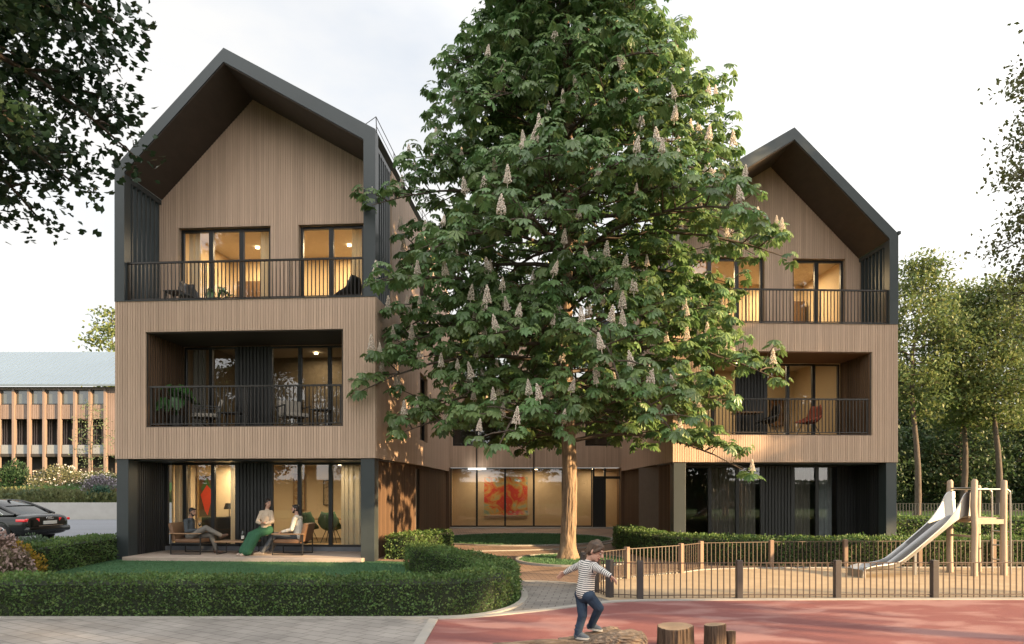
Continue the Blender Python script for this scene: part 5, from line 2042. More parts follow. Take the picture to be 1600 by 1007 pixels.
def boy():
    B = Vector((.80, 7.9, .15))

    def V(x, y, z):
        return Vector((x, y, z)) - B
    f = Vector((.80, -.40, -.42))
    up = Vector((.35, -.1, .93))
    nk = V(.885, 7.92, 1.035)
    hp, H, M = head_prims(V(.958, 7.88, 1.168), f, up, .98, nk, .042)
    shL, shR = V(.815, 8.0, 1.0), V(.935, 7.80, 1.0)
    eL, wL, hL = V(.715, 8.09, .945), V(.640, 8.14, .893), None
    eR, wR = V(1.010, 7.67, .965), V(1.082, 7.60, .925)
    pel = V(.838, 7.9, .70)
    hpL, hpR = V(.805, 7.955, .655), V(.875, 7.845, .66)
    k1, a1, h1, t1 = V(.815, 7.92, .425), V(.762, 7.93, .225), V(.745, 7.935, .156), V(.880, 7.88, .152)
    k2, a2, h2, t2 = V(1.000, 7.88, .515), V(.930, 8.03, .30), V(.905, 8.06, .238), V(1.040, 8.015, .222)
    body = hp + [('c', nk, V(.865, 7.9, .93), .045, .06), ('c', V(.868, 7.9, .92), pel, .07, .07),
                 ('c', shL, eL, .032, .027), ('c', eL, wL, .027, .021), ('c', shR, eR, .032, .027), ('c', eR, wR, .027, .021),
                 ('c', shL, shR, .03, .03), ('c', hpL, k1, .058, .042), ('c', k1, a1, .04, .028), ('c', hpR, k2, .058, .042), ('c', k2, a2, .04, .028), ('c', hpL, hpR, .06, .06),
                 ('c', a1, h1 + Vector((.04, 0, .03)), .026, .024), ('c', a2, h2 + Vector((.04, 0, .03)), .026, .024)]
    body += hand_prims(wL, (-.80, .25, -.55), (-.1, -.6, -.5), .80, .35, 1) + hand_prims(wR, (.72, -.3, -.62), (-.5, -.4, -.6), .80, .35, 1)
    p = blob('person', body, SKIN, voxel=.0052, smooth=2)
    p.location = B
    tag(p, 'boy in a striped jersey and jeans balancing on the log with arms spread, looking down', 'person')
    face_parts(H, M, .98, p, HAIRB)
    # hair: bowl of light brown hair with a fringe
    hr = [('e', H(-.02, 0, .042), (.094, .080, .080), M), ('e', H(-.045, 0, .0), (.070, .078, .085), M), ('c', H(.056, -.040, .064), H(.056, .040, .064), .021, .021), ('c', H(.05, .06, .045), H(.02, .074, .0), .024, .016), ('c', H(.05, -.06, .045), H(.02, -.074, .0), .024, .016)]
    rng = random.Random(4)
    for i in range(34):
        a = rng.uniform(-math.pi, math.pi)
        r0 = H(-.02 + .02 * math.cos(a), .02 * math.sin(a), .128)
        r1 = H(-.015 + .080 * math.cos(a), .070 * math.sin(a), .075 + .01 * math.cos(a))
        r2 = H(-.018 + .092 * math.cos(a), .078 * math.sin(a), (.048 if math.cos(a) > .5 else -.02 - .04 * (math.cos(a) < -.3)) + rng.uniform(-.012, .012))
        hr += [('c', r0, r1, .012, .013), ('c', r1, r2, .013, .006)]
    blob('hair', hr, HAIRB, p, voxel=.0055, smooth=1)
    sh = [('c', V(.875, 7.905, .985), V(.842, 7.9, .695), .088, .108, 0.0), ('c', V(.865, 7.93, .95), V(.825, 7.93, .71), .07, .082, .04), ('c', V(.885, 7.87, .95), V(.865, 7.87, .71), .07, .08, .04),
          ('c', shL, shR, .052, .052, None), ('c', shL, V(.85, 7.93, .9), .055, .08, None), ('c', shR, V(.88, 7.87, .9), .055, .08, None), ('c', nk + Vector((0, 0, -.015)), V(.87, 7.9, .95), .052, .08, .0),
          ('c', shL, eL, .048, .040, .0), ('c', eL, wL + Vector((-.005, 0, -.003)), .040, .030, .12), ('c', shR, eR, .048, .040, .0), ('c', eR, wR, .040, .030, .11)]
    blob('jersey', sh, stripe_mat(), p, voxel=.006, smooth=3, along=True)
    JE = mat('denim', (.045, .068, .105), .85, col2=(.018, .03, .052), vscale=6, spec=.15, bump=.3, bscale=60)
    tr = [('c', hpL, hpR, .082, .082), ('c', pel, V(.84, 7.9, .655), .09, .088), ('c', hpL, k1, .074, .056), ('c', k1, a1 + Vector((0, 0, -.012)), .054, .043), ('c', hpR, k2, .074, .057), ('c', k2, a2 + Vector((0, 0, -.012)), .054, .044),
          ('e', k1 + Vector((-.015, 0, -.05)), (.05, .05, .018)), ('e', a1 + Vector((0, 0, .03)), (.047, .047, .014)), ('e', a2 + Vector((.012, 0, .035)), (.047, .047, .014)), ('e', a1 + Vector((.01, 0, .075)), (.049, .048, .013))]
    blob('jeans', tr, JE, p, voxel=.0065, smooth=2)
    SH = mat('canvas_shoe', (.075, .095, .12), .8, var=.3)
    SO = mat('shoe_sole_pale', (.5, .47, .42), .7)
    for (h_, t_2) in ((h1, t1), (h2, t2)):
        s_ = blob('shoe', shoe_prims(h_, t_2, .98), SH, p, voxel=.005, smooth=1)
        sole_mesh(h_, t_2, SO, s_, .98)


boy()


def LHW(x, y, z=0):
    return LH.matrix_basis @ Vector((x, y, z))


def RHW(x, y, z=0):
    return RH.matrix_basis @ Vector((x, y, z))


bpy.context.view_layer.update()


def sitter(label, base, hw, head, f, up, nk, sh, el, wr, hd, pel, hips, knees, ank, heels, toes, top, topm, legs, legm, shoem, skin, hairm, hair, wn, extra_top=(), skirt=None, beard=False, sc=1.0):
    B = Vector(base)
    V = lambda p: Vector(p) - B
    hp, H, M = head_prims(V(head), f, up, sc, V(nk), .05)
    s0, s1 = V(sh[0]), V(sh[1])
    pe = V(pel)
    ch = (s0 + s1) / 2 + Vector((0, 0, -.10))
    pr = hp + [('c', V(nk), ch, .055, .10), ('c', ch, pe, .105, .10), ('c', s0, s1, .05, .05)]
    for i in (0, 1):
        pr += [('c', V(sh[i]), V(el[i]), .042, .034), ('c', V(el[i]), V(wr[i]), .034, .024)]
        pr += [('c', V(hips[i]), V(knees[i]), .075, .055), ('c', V(knees[i]), V(ank[i]), .05, .034), ('c', V(ank[i]), V(heels[i]) + Vector((0, 0, .03)), .03, .03)]
        pr += hand_prims(V(wr[i]), hd[i], wn[i], 1.0, .75, 1 if i else -1)
    pr.append(('c', V(hips[0]), V(hips[1]), .09, .09))
    o = blob('person', pr, skin, voxel=.0075, smooth=2)
    o.location = LHW(*B)
    o.rotation_euler = LH.rotation_euler
    tag(o, label, 'person')
    face_parts(H, M, sc, o, hairm)
    blob('hair', hair(H, M), hairm, o, voxel=.007, smooth=1)
    if beard:
        blob('beard', [('e', H(.026, 0, -.082), (.052, .052, .034), M), ('c', H(.0, .062, -.02), H(.03, .05, -.07), .012, .02), ('c', H(.0, -.062, -.02), H(.03, -.05, -.07), .012, .02)], hairm, o, voxel=.006, smooth=1)
    tp = [('c', V(nk) + Vector((0, 0, -.03)), ch, .07, .125), ('c', ch, pe + Vector((0, 0, .02)), .128, .128), ('c', s0, s1, .068, .068)]
    for i in (0, 1):
        tp += [('c', V(sh[i]), V(el[i]), .064, .054), ('c', V(el[i]), V(wr[i]), .052, .038)]
        tp += [('e', (V(el[i]) + V(wr[i])) / 2, (.05, .05, .05))]
    tp += [('c', V(a), V(b), r1, r2) for a, b, r1, r2 in extra_top]
    blob(top, tp, topm, o, voxel=.009, smooth=2)
    if skirt:
        blob(legs, [('c', V(a), V(b), r1, r2) for a, b, r1, r2 in skirt], legm, o, voxel=.009, smooth=2)
    else:
        lp = [('c', V(hips[0]), V(hips[1]), .115, .115)]
        for i in (0, 1):
            lp += [('c', V(hips[i]), V(knees[i]), .10, .078), ('c', V(knees[i]), V(ank[i]), .074, .056)]
        blob(legs, lp, legm, o, voxel=.009, smooth=2)
    for i in (0, 1):
        s_ = blob('shoe', shoe_prims(V(heels[i]), V(toes[i]), 1.15), shoem, o, voxel=.007, smooth=1)
    return o


short_hair = lambda H, M: [('e', H(-.02, 0, .05), (.096, .080, .082), M), ('e', H(-.045, 0, .005), (.066, .074, .075), M), ('c', H(.062, -.04, .085), H(.062, .04, .085), .022, .022), ('c', H(.0, .07, .03), H(.01, .073, -.015), .014, .008), ('c', H(.0, -.07, .03), H(.01, -.073, -.015), .014, .008)]
long_hair = lambda H, M: [('e', H(-.02, 0, .045), (.098, .084, .085), M), ('e', H(-.05, 0, .0), (.066, .078, .085), M), ('c', H(.03, .05, .08), H(-.02, .08, -.02), .018, .018), ('c', H(.03, -.05, .08), H(-.02, -.08, -.02), .018, .018),
                          ('c', H(-.025, .078, -.02), H(-.04, .08, -.16), .022, .018), ('c', H(-.025, -.078, -.02), H(-.04, -.08, -.17), .022, .018), ('c', H(-.07, 0, -.02), H(-.085, 0, -.19), .07, .05)]

sitter('man in a dark grey jacket sitting cross-legged in the left terrace armchair', (-5.35, .85, .10), None,
       (-5.31, .84, 1.225), (.95, -.25, .02), (.03, 0, 1), (-5.38, .85, 1.06),
       [(-5.42, 1.02, .99), (-5.40, .67, .985)], [(-5.42, 1.06, .72), (-5.36, .62, .72)], [(-5.19, .92, .73), (-5.15, .74, .74)],
       [(.9, -.4, .1), (.85, .45, .1)], (-5.40, .85, .58), [(-5.34, .96, .56), (-5.34, .75, .57)], [(-4.86, .97, .60), (-4.90, .78, .80)], [(-4.70, .95, .22), (-4.53, .86, .60)],
       [(-4.74, .95, .108), (-4.54, .88, .52)], [(-4.50, .93, .108), (-4.32, .86, .60)], 'jacket', mat('jacket_grey', (.055, .065, .075), .85, var=.2), 'trousers', mat('trousers_taupe', (.17, .155, .135), .85, var=.25), mat('brown_leather_shoe', (.10, .055, .035), .5), SKIN2, HAIRD, short_hair,
       [(0, -.2, .4), (0, .2, .4)], beard=True)
sitter('woman in beige shirt and long green skirt perched on the right armchair arm', (-3.2, .66, .10), None,
       (-3.12, .68, 1.475), (.75, -.66, -.08), (.02, 0, 1), (-3.16, .70, 1.31),
       [(-3.05, .70, 1.225), (-3.30, .68, 1.22)], [(-2.98, .64, .99), (-3.38, .61, .98)], [(-3.10, .50, .94), (-3.24, .49, .945)],
       [(-.9, -.25, .05), (.9, -.2, -.05)], (-3.19, .72, .78), [(-3.10, .70, .74), (-3.28, .70, .74)], [(-3.26, .36, .66), (-3.44, .40, .64)], [(-3.52, .30, .20), (-3.66, .36, .20)],
       [(-3.54, .32, .108), (-3.66, .38, .108)], [(-3.66, .17, .106), (-3.78, .24, .106)], 'shirt', mat('shirt_beige', (.50, .39, .29), .85, var=.2), 'skirt', mat('green_skirt', (.025, .115, .055), .8, col2=(.012, .06, .028), vscale=9, stretch=(4, 4, .5)), mat('pale_shoe', (.42, .33, .27), .6), SKIN, HAIRD, long_hair,
       [(0, .1, .6), (0, .1, .6)], extra_top=[((-3.2, .72, .9), (-3.2, .70, .74), .13, .145)],
       skirt=[((-3.2, .66, .74), (-3.37, .37, .65), .115, .10), ((-3.36, .37, .65), (-3.57, .31, .22), .10, .13), ((-3.12, .70, .76), (-3.28, .70, .76), .13, .13), ((-3.12, .68, .74), (-3.28, .37, .66), .115, .10), ((-3.28, .68, .74), (-3.46, .40, .64), .115, .10), ((-3.27, .37, .66), (-3.50, .29, .22), .10, .115), ((-3.45, .40, .64), (-3.64, .34, .22), .10, .12), ((-3.36, .46, .6), (-3.58, .38, .22), .09, .13)])
sitter('man in a cream sweater and dark trousers sitting in the right terrace armchair', (-2.40, .85, .10), None,
       (-2.44, .85, 1.315), (-.96, -.22, .06), (-.03, 0, 1), (-2.40, .85, 1.14),
       [(-2.38, .67, 1.06), (-2.37, 1.03, 1.06)], [(-2.44, .60, .78), (-2.40, 1.08, .78)], [(-2.70, .64, .72), (-2.66, 1.02, .72)],
       [(-.95, .1, -.2), (-.95, -.15, -.2)], (-2.34, .85, .58), [(-2.42, .75, .56), (-2.42, .95, .56)], [(-2.93, .68, .62), (-2.92, .97, .60)], [(-3.22, .56, .20), (-3.16, .92, .19)],
       [(-3.22, .57, .108), (-3.14, .92, .108)], [(-3.46, .50, .106), (-3.38, .88, .106)], 'sweater', mat('sweater_cream', (.62, .57, .49), .9, var=.15), 'trousers', mat('trousers_charcoal', (.075, .08, .088), .85, var=.25), mat('grey_shoe', (.22, .19, .17), .6), SKIN, HAIRD, short_hair,
       [(0, .2, -.5), (0, -.2, -.5)], extra_top=[((-2.36, .85, .75), (-2.34, .83, .56), .13, .14)], beard=True)

# ------------------------------------------------------------------ terrace furniture
LEATHER = mat('tan_leather', (.17, .092, .05), .55, var=.3, vscale=4, spec=.35)
LRZ = R(-4.0)
RRZ = R(2.4)


def armchair(label, pos, rz):
    t = thing('armchair', label, 'chair', pos, rz, 'terrace armchairs')
    for y in (-.36, .36):
        mb = MB()
        for p, q in (((-.40, y, .0), (-.40, y, .55)), ((.42, y, .0), (.42, y, .55)), ((-.40, y, .0125), (.42, y, .0125))):
            mb.bar(p, q, .026, .026)
        mb.build('side_frame', BLACKM, t)
        mb = MB()
        mb.bbox(-.44, .44, y - .035, y + .035, .55, .578, .008)
        mb.build('armrest', OAK, t)
    mb = MB()
    mb.box(-.38, .41, -.345, .345, .285, .31)
    mb.build('seat_frame', BLACKM, t)
    mb = MB()
    mb.bbox(-.32, .42, -.335, .335, .312, .415, .03)
    mb.build('seat_cushion', LEATHER, t, smooth=True)
    mb = MB()
    mb.bbox(-.065, .05, -.335, .335, 0, .50, .03)
    m = Matrix.Translation((-.33, 0, .36)) @ Matrix.Rotation(R(-14), 4, 'Y')
    mb.v = [tuple(m @ Vector(v)) for v in mb.v]
    mb.build('back_cushion', LEATHER, t, smooth=True)
    mb = MB()
    mb.bar((-.40, -.36, .53), (-.40, .36, .53), .024, .024)
    mb.build('back_rail', BLACKM, t)
    return t


armchair('tan armchair in which the man in the grey jacket sits', LHW(-5.32, .85, .10), LRZ)
armchair('tan armchair under the man in the cream sweater', LHW(-2.50, .85, .10), LRZ + math.pi)
t = thing('coffee_table', 'low oak coffee table with thin black legs between the terrace armchairs', 'table', LHW(-4.02, .82, .10), LRZ)
mb = MB()
mb.bbox(-.52, .52, -.30, .30, .325, .36, .006)
mb.build('table_top', OAK, t)
for x in (-.46, .46):
    mb = MB()
    for p, q in (((x, -.26, 0), (x, -.26, .325)), ((x, .26, 0), (x, .26, .325)), ((x, -.26, .01), (x, .26, .01))):
        mb.bar(p, q, .02, .02)
    mb.build('leg_frame', BLACKM, t)
t = thing('wine_bottle', 'dark wine bottle with a white label on the coffee table', 'bottle', LHW(-3.87, .78, .46))
mb = MB()
mb.lathe([(.036, 0), (.038, .01), (.038, .19), (.034, .215), (.015, .25), (.0135, .31), (.015, .312), (.015, .325)], seg=16)
mb.build('bottle_body', mat('bottle_glass', (.012, .018, .012), .08, spec=.9), t, smooth=True)
mb = MB()
mb.lathe([(.0386, .05), (.0386, .14)], seg=16)
mb.build('paper_label', mat('label_paper', (.7, .68, .62), .7), t)
CLEAR = glass_mat('clear_glass', (.88, .9, .9), 1.0, .06)
WINE = mat('red_wine', (.06, .005, .01), .15)


def wineglass(label, pos):
    t = thing('wine_glass', label, 'glass', pos, 0, 'wine glasses')
    mb = MB()
    mb.lathe([(.032, 0), (.030, .004), (.005, .009), (.004, .085), (.018, .10), (.036, .13), (.040, .16), (.034, .205)], seg=18)
    mb.build('bowl', CLEAR, t, smooth=True)
    mb = MB()
    mb.lathe([(.006, .100), (.03, .13), (.034, .148)], seg=16)
    mb.build('wine', WINE, t, smooth=True)


wineglass('glass of red wine standing beside the bottle on the coffee table', LHW(-3.70, .80, .46))
wineglass('wine glass in the hand of the man in the grey jacket', LHW(-5.085, .80, .745))

# ------------------------------------------------------------------ curtains
def curtain(label, P0, P1, z0, z1, seed, m=None):
    rng = random.Random(seed)
    P0, P1 = Vector(P0), Vector(P1)
    d = (P1 - P0)
    L_ = d.length
    d.normalize()
    nrm = Vector((-d.y, d.x, 0))
    n = int(L_ / .018)
    mb = MB()
    vs = []
    ph = rng.uniform(0, 6)
    for i in range(n + 1):
        x = L_ * i / n
        w = math.sin(x * 44 + ph + 1.3 * math.sin(x * 9 + ph))
        for z, a in ((z0, .045), ((z0 + z1) / 2, .04), (z1, .03)):
            vs.append(d * x + nrm * (w * a) + Vector((0, 0, z)))
    fs = [(i * 3 + k, (i + 1) * 3 + k, (i + 1) * 3 + k + 1, i * 3 + k + 1) for i in range(n) for k in range(2)]
    mb.add(vs, fs)
    o = mb.build('curtain', m or CURT, smooth=True, fix=False)
    o.location = P0
    return tag(o, label, 'curtain', 'linen curtains behind the glazing')


curtain('pale curtain behind the leftmost terrace pane of the left house', LHW(-6.52, 2.02), LHW(-6.02, 2.02), .22, 2.6, 1)
curtain('pale curtain behind the rightmost terrace pane of the left house', LHW(-1.55, 2.04), LHW(-.55, 2.04), .22, 2.6, 2)
curtain('narrow curtain beside the black slatted pier behind the coffee table', LHW(-4.85, 2.06), LHW(-4.55, 2.06), .22, 2.6, 3)
curtain('curtain at the left edge of the wide top window of the left house', LHW(-6.1, 2.06), LHW(-5.72, 2.06), 6.55, 9.3, 4)
curtain('curtain at the right edge of the wide top window of the left house', LHW(-3.95, 2.06), LHW(-3.58, 2.06), 6.55, 9.3, 5)
curtain('curtain at the right edge of the narrow top window of the left house', LHW(-1.25, 2.06), LHW(-.86, 2.06), 6.55, 9.3, 6)
DCURT = mat('curtain_grey', (.26, .23, .20), .9, rnd=.06, var=.15)
curtain('grey curtain right of the slatted pier in the ground floor of the right house', RHW(-2.35, 2.1), RHW(-1.65, 2.1), .1, 2.6, 7, DCURT)
curtain('grey curtain behind the rightmost ground floor pane of the right house', RHW(-1.45, 2.1), RHW(-.95, 2.1), .1, 2.6, 8, mat('curtain_pale_grey', (.45, .46, .48), .9))
curtain('grey curtain in the middle of the left ground floor glazing of the right house', RHW(-5.0, 2.1), RHW(-3.5, 2.1), .1, 2.6, 9, DCURT)
curtain('dim curtain at the left edge of the balcony window of the left house', LHW(-6.0, 2.1), LHW(-5.6, 2.1), 3.52, 5.9, 10, DCURT)

# ------------------------------------------------------------------ paintings and things inside
def art_mat(name, cols, scale, seed):
    m = bpy.data.materials.new(name)
    m.use_nodes = True
    t = m.node_tree
    b = t.nodes['Principled BSDF']
    tc = t.nodes.new('ShaderNodeTexCoord')
    mp = t.nodes.new('ShaderNodeMapping')
    mp.inputs['Location'].default_value = (seed, 0, seed * .7)
    n = t.nodes.new('ShaderNodeTexNoise')
    n.inputs['Scale'].default_value = scale
    n.inputs['Detail'].default_value = 3.5
    n.inputs['Distortion'].default_value = 1.4
    r = t.nodes.new('ShaderNodeValToRGB')
    e = r.color_ramp.elements
    while len(e) < len(cols):
        e.new(.5)
    for i, c in enumerate(cols):
        e[i].position = .28 + .46 * i / (len(cols) - 1)
        e[i].color = (*c, 1)
    t.links.new(tc.outputs['Object'], mp.inputs[0])
    t.links.new(mp.outputs[0], n.inputs[0])
    t.links.new(n.outputs[0], r.inputs[0])
    t.links.new(r.outputs[0], b.inputs['Base Color'])
    b.inputs['Roughness'].default_value = .6
    return m


def picture(label, pos, rz, w, h_, m, framem=None):
    t = thing('painting', label, 'painting', pos, rz)
    mb = MB()
    mb.box(-w / 2, w / 2, -.03, 0, -h_ / 2, h_ / 2)
    mb.build('canvas', m, t)
    mb = MB()
    fw = .025
    for x0, x1, z0, z1 in ((-w / 2 - fw, -w / 2, -h_ / 2 - fw, h_ / 2 + fw), (w / 2, w / 2 + fw, -h_ / 2 - fw, h_ / 2 + fw), (-w / 2, w / 2, -h_ / 2 - fw, -h_ / 2), (-w / 2, w / 2, h_ / 2, h_ / 2 + fw)):
        mb.box(x0, x1, -.045, 0, z0, z1)
    mb.build('frame', framem or OAK, t)
    return t


picture('big abstract painting in red, orange and grey-green behind the courtyard glazing', (-.30, 33.46, 1.48), 0, 2.12, 1.86,
        art_mat('abstract_canvas', [(.10, .16, .20), (.30, .36, .28), (.55, .36, .12), (.60, .20, .06), (.60, .05, .04), (.58, .07, .05), (.45, .38, .26)], 1.5, 3.0), mat('pale_frame', (.6, .5, .36), .6))
# tall painting with a red and green lozenge, on a partition
mb = MB()
mb.box(-6.5, -5.15, 3.25, 3.35, .2, 2.62)
mb.build('partition', ROOMW, LH)
t = picture('tall dark painting of a red and green lozenge behind the seated man in grey', LHW(-6.16, 3.24, 1.62), LRZ, .50, 1.25, mat('dark_canvas', (.05, .035, .03), .6, col2=(.16, .07, .03), vscale=3), mat('gold_frame', (.35, .22, .07), .4))
mb = MB()
mb.prism([(-.2, .25), (-.02, .6), (.17, .2), (.0, -.05)], lambda a, b, d: (a, d, b), -.036, -.0305)
mb.build('green_patch', mat('green_paint', (.05, .12, .045), .6, var=.6, vscale=12), t)
mb = MB()
mb.prism([(-.2, .05), (.0, .36), (.2, .12), (.02, -.58), (-.06, -.45)], lambda a, b, d: (a, d, b), -.040, -.037)
mb.build('red_patch', mat('red_paint', (.62, .06, .03), .6, var=.4, vscale=10), t)
picture('narrow brown and ochre painting behind the woman', LHW(-4.15, 5.55, 1.75), LRZ, .34, 1.2, art_mat('ochre_canvas', [(.10, .05, .03), (.35, .2, .09), (.5, .4, .25), (.2, .1, .05)], 4, 1.0))
picture('small oval-patterned picture in a dark frame on the dining room wall', LHW(-3.2, 5.55, 1.72), LRZ, .16, .8, art_mat('oval_canvas', [(.3, .22, .12), (.5, .4, .28), (.12, .07, .04)], 6, 2.0), BLACKM)


def simple_table(name, label, pos, rz, w, d, h_, topm, legm, cat='table', th=.035, group=None):
    t = thing(name, label, cat, pos, rz, group)
    mb = MB()
    mb.bbox(-w / 2, w / 2, -d / 2, d / 2, h_ - th, h_, .006)
    mb.build('table_top', topm, t)
    for x in (-w / 2 + .05, w / 2 - .05):
        for y in (-d / 2 + .05, d / 2 - .05):
            mb = MB()
            mb.bar((x, y, 0), (x, y, h_ - th), .04, .04)
            mb.build('leg', legm, t)
    return t


def lounge(name, label, pos, rz, seatm, framem, w=.66, h_=.40, bh=.42, arms=True, group=None):
    t = thing(name, label, 'chair', pos, rz, group)
    mb = MB()
    mb.bbox(-w / 2, w / 2, -.33, .33, h_ - .11, h_, .03)
    mb.build('seat', seatm, t, smooth=True)
    mb = MB()
    mb.bbox(-w / 2, w / 2, -.05, .05, 0, bh, .03)
    m = Matrix.Translation((0, .30, h_ - .02)) @ Matrix.Rotation(R(-16), 4, 'X')
    mb.v = [tuple(m @ Vector(v)) for v in mb.v]
    mb.build('backrest', seatm, t, smooth=True)
    for x in (-w / 2 - .02, w / 2 + .02):
        for y in (-.3, .32):
            mb = MB()
            mb.bar((x, y, 0), (x * .97, y, h_ + (.18 if arms else -.05)), .03, .03)
            mb.build('leg', framem, t)
        if arms:
            mb = MB()
            mb.bar((x * .98, -.33, h_ + .19), (x * .98, .40, h_ + .19), .05, .022)
            mb.build('armrest', framem, t)
    return t


def shell_chair(label, pos, rz, m, name='shell_chair', group=None):
    t = thing(name, label, 'chair', pos, rz, group)
    mb = MB()
    rows = []
    for i in range(15):
        u = i / 14
        # from seat front (u=0) to back top (u=1)
        y = -.26 + .5 * min(u / .5, 1) + max(0, u - .5) * .22
        z = .42 - .03 * math.sin(min(u / .5, 1) * math.pi) + max(0, u - .42) ** 1.3 * 1.05
        wd = .27 + .05 * math.sin(u * math.pi) - .08 * max(0, u - .75) / .25
        for k in range(11):
            a = (k - 5) / 5
            rows.append((a * wd, y - abs(a) ** 2.5 * .12 * max(0, u - .35), z + abs(a) ** 3 * (.03 + .16 * math.sin(min(1, u * 1.15) * math.pi))))
    fs = [(i * 11 + k, i * 11 + k + 1, (i + 1) * 11 + k + 1, (i + 1) * 11 + k) for i in range(14) for k in range(10)]
    mb.add(rows, fs)
    o = mb.build('shell', m, t, smooth=True, fix=False)
    so = o.modifiers.new('thickness', 'SOLIDIFY')
    so.thickness = .03
    for x in (-1, 1):
        for y in (-1, 1):
            mb = MB()
            mb.tube([(x * .12, y * .12, .39), (x * .25, y * .25, 0)], [.014, .010], 8)
            mb.build('leg', BLACKM, t)
    return t


GREYF = mat('grey_cushion', (.33, .29, .24), .9, var=.25)
DGRN = mat('green_velvet', (.035, .075, .04), .8, var=.3)
simple_table('dining_table', 'long dining table inside the lit ground floor room, right of the seated people', LHW(-2.6, 4.2, .2), LRZ, 1.7, .8, .72, OAK, BLACKM)
shell_chair('dark green dining chair nearest the seated man, at the left end of the dining table', LHW(-3.1, 3.5, .2), LRZ + math.pi, DGRN, 'dining_chair', 'green dining chairs')
shell_chair('dark green dining chair at the right half of the dining table', LHW(-2.35, 3.5, .2), LRZ + math.pi, DGRN, 'dining_chair', 'green dining chairs')
lounge('lounge_chair', 'white upholstered armchair in the lit room behind the dining table', LHW(-1.95, 5.0, .2), LRZ, mat('white_upholstery', (.6, .56, .5), .9), OAK)
t = thing('sideboard', 'black sideboard under the lozenge painting inside the left room', 'sideboard', LHW(-5.62, 3.0, .2), LRZ)
mb = MB()
mb.bbox(-.5, .5, -.2, .2, .1, .8, .01)
mb.build('carcass', BLACKM, t)
for x in (-.25, .25):
    mb = MB()
    mb.box(x - .235, x + .235, -.22, -.202, .13, .77)
    mb.build('door', WINFRAME, t)
for x in (-.45, .45):
    mb = MB()
    mb.bar((x, -.15, 0), (x, .15, 0), .03, .2)
    mb.build('foot', BLACKM, t)
t = thing('desk_lamp', 'small lamp with a black shade on the sideboard', 'lamp', LHW(-5.35, 3.0, 1.0), LRZ)
mb = MB()
mb.lathe([(.09, 0), (.09, .015), (.012, .02), (.012, .26)], seg=16)
mb.build('base', BLACKM, t)
mb = MB()
mb.lathe([(.16, .24), (.11, .42)], seg=18)
mb.build('shade', WINFRAME, t)

# top rooms
def cabinet(name, label, pos, rz, w, d, h_, m, doors=2):
    t = thing(name, label, 'cabinet', pos, rz)
    mb = MB()
    mb.bbox(-w / 2, w / 2, -d / 2, d / 2, .06, h_, .008)
    mb.build('carcass', m, t)
    mb = MB()
    mb.box(-w / 2 + .04, w / 2 - .04, -d / 2 + .04, d / 2 - .04, 0, .06)
    mb.build('plinth', WINFRAME, t)
    for i in range(doors):
        x0 = -w / 2 + w * i / doors
        mb = MB()
        mb.box(x0 + .008, x0 + w / doors - .008, -d / 2 - .018, -d / 2 - .001, .08, h_ - .02)
        dr = mb.build('door', m, t)
        mb = MB()
        mb.bar((x0 + w / doors * (.88 if i % 2 == 0 else .12), -d / 2 - .03, h_ * .45), (x0 + w / doors * (.88 if i % 2 == 0 else .12), -d / 2 - .03, h_ * .6), .014, .02)
        mb.build('handle', BLACKM, dr)
    return t


WALN = mat('walnut', (.13, .075, .042), .5, var=.4, vscale=5, stretch=(4, 4, .5))
cabinet('wardrobe', 'tall walnut wardrobe behind the wide top window of the left house', LHW(-5.25, 4.7, 6.52), LRZ, 1.1, .5, 2.1, WALN)
cabinet('wardrobe', 'tall walnut wardrobe behind the top window of the right house', RHW(-1.15, 4.7, 6.52), RRZ, .9, .5, 2.15, WALN)
picture('framed dark picture on the back wall behind the narrow top window of the left house', LHW(-1.9, 4.96, 8.4), LRZ, .6, .8, art_mat('top_canvas', [(.06, .05, .04), (.2, .16, .1), (.4, .3, .2)], 3, 8.0), BLACKM)

# balconies
z2, z3 = 3.51, 6.60
lounge('lounge_chair', 'cushioned lounge chair behind the railing, beside the big-leaved plant', LHW(-5.02, .95, z2), LRZ + R(-60), GREYF, BLACKM, group='lounge chairs on the left balcony')
lounge('lounge_chair', 'cushioned lounge chair at the right end of the left balcony', LHW(-2.55, 1.0, z2), LRZ + R(40), GREYF, BLACKM, group='lounge chairs on the left balcony')
simple_table('side_table', 'low black table in the middle of the left balcony', LHW(-4.2, .85, z2), LRZ, .6, .5, .42, BLACKM, BLACKM)
simple_table('side_table', 'small black table beside the right lounge chair of the left balcony', LHW(-1.75, .95, z2), LRZ, .45, .45, .5, BLACKM, BLACKM)
shell_chair('dark wire-backed chair behind the top railing at the left of the left house', LHW(-5.3, .95, z3), LRZ + R(70), BLACKM)
shell_chair('dark rounded chair behind the top railing at the right end of the left house', LHW(-1.05, .95, z3), LRZ + R(-110), BLACKM)
simple_table('bistro_table', 'small dark table beside the top loggia chair on the left', LHW(-5.85, 1.0, z3), LRZ, .5, .5, .68, BLACKM, BLACKM)
shell_chair('rust red shell armchair on the right balcony', RHW(-2.25, 1.0, z2), RRZ + R(-75), mat('rust_fabric', (.34, .075, .035), .8, var=.3))
simple_table('bistro_table', 'oak topped table on the right balcony behind the chestnut leaves', RHW(-4.2, 1.0, z2), RRZ, .8, .6, .72, OAK, BLACKM)
shell_chair('dark chair beside the oak topped table on the right balcony', RHW(-3.6, .9, z2), RRZ + R(-90), BLACKM)
picture('dark figure picture on the lit wall of the right balcony room', RHW(-1.35, 5.45, 4.7), RRZ, .5, .95, art_mat('figure_canvas', [(.05, .03, .02), (.25, .12, .05), (.45, .3, .15)], 3, 5.0), BLACKM)


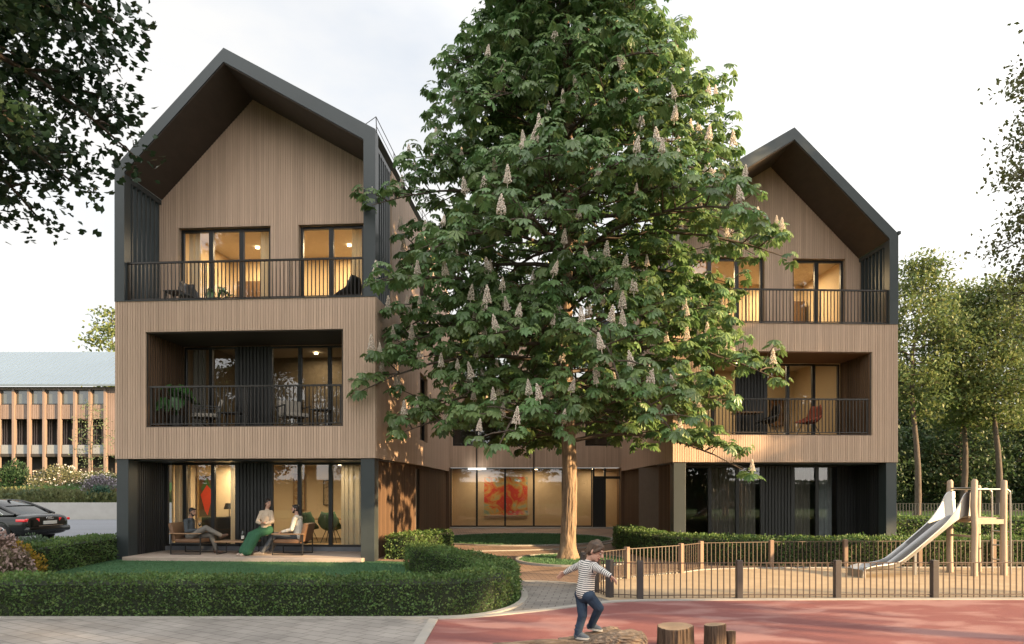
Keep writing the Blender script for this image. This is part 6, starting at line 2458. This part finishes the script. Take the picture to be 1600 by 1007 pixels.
def monstera(label, pos, rz, n, spread, h_, seed, size=.34):
    rng = random.Random(seed)
    t = thing('monstera_plant', label, 'plant', pos, rz)
    mb = MB()
    mb.lathe([(.15, 0), (.19, .3), (.2, .34), (.17, .34)], seg=20)
    mb.build('pot', mat('dark_pot', (.04, .038, .035), .6), t)
    LM = mat('monstera_leaf', (.05, .15, .03), .35, col2=(.03, .09, .02), vscale=5, rnd=.25, trans=.2, spec=.5)
    st = MB()
    leafs = []
    for i in range(n):
        a = i * 2.4 + rng.uniform(-.3, .3)
        r_ = spread * rng.uniform(.35, 1)
        z = h_ * rng.uniform(.55, 1.0) * (1 - .25 * r_ / spread)
        e = Vector((math.cos(a) * r_, math.sin(a) * r_, z))
        st.tube(smooth_path([(0, 0, .3), (e.x * .4, e.y * .4, z * .85), tuple(e)], 4), .009, 5)
        out = Vector((math.cos(a), math.sin(a), 0))
        dr = rng.uniform(.3, 1.0)
        ax = out * math.cos(dr) - Vector((0, 0, 1)) * math.sin(dr)
        upv = Vector((0, 0, 1)) * math.cos(dr) + out * math.sin(dr)
        sd = ax.cross(upv)
        s_ = size * rng.uniform(.75, 1.15)
        L_ = MB()
        # heart outline cut into lobes
        spine = [(0, 0), (.25, 0), (.5, 0), (.75, 0), (1.0, 0)]
        for sg in (-1, 1):
            for (x0, x1, wd) in ((-.12, .12, .40), (.14, .30, .52), (.33, .48, .50), (.51, .66, .42), (.69, .83, .30), (.85, 1.02, .14)):
                q = [(max(x0, 0), 0), (x0 + .04, sg * wd * .8), (x0 + .13, sg * wd), (x1 + .06, sg * wd * .85), (x1, 0)]
                L_.add([e + ax * (x * s_) + sd * (y * s_) + upv * (-.35 * y * y * s_ - .12 * x * x * s_) for x, y in q], [(0, 1, 2, 3, 4)], rng.random())
        L_.build('leaf', LM, t, fix=False)
    st.build('stems', LM, t)
    return t


monstera('big-leaved monstera plant standing at the left end of the left balcony', LHW(-5.72, .75, z2), LRZ, 17, .46, 1.42, 5)
monstera('leafy house plant behind the railing of the left top loggia', LHW(-4.75, 1.15, z3), LRZ, 12, .42, 1.05, 6, .22)
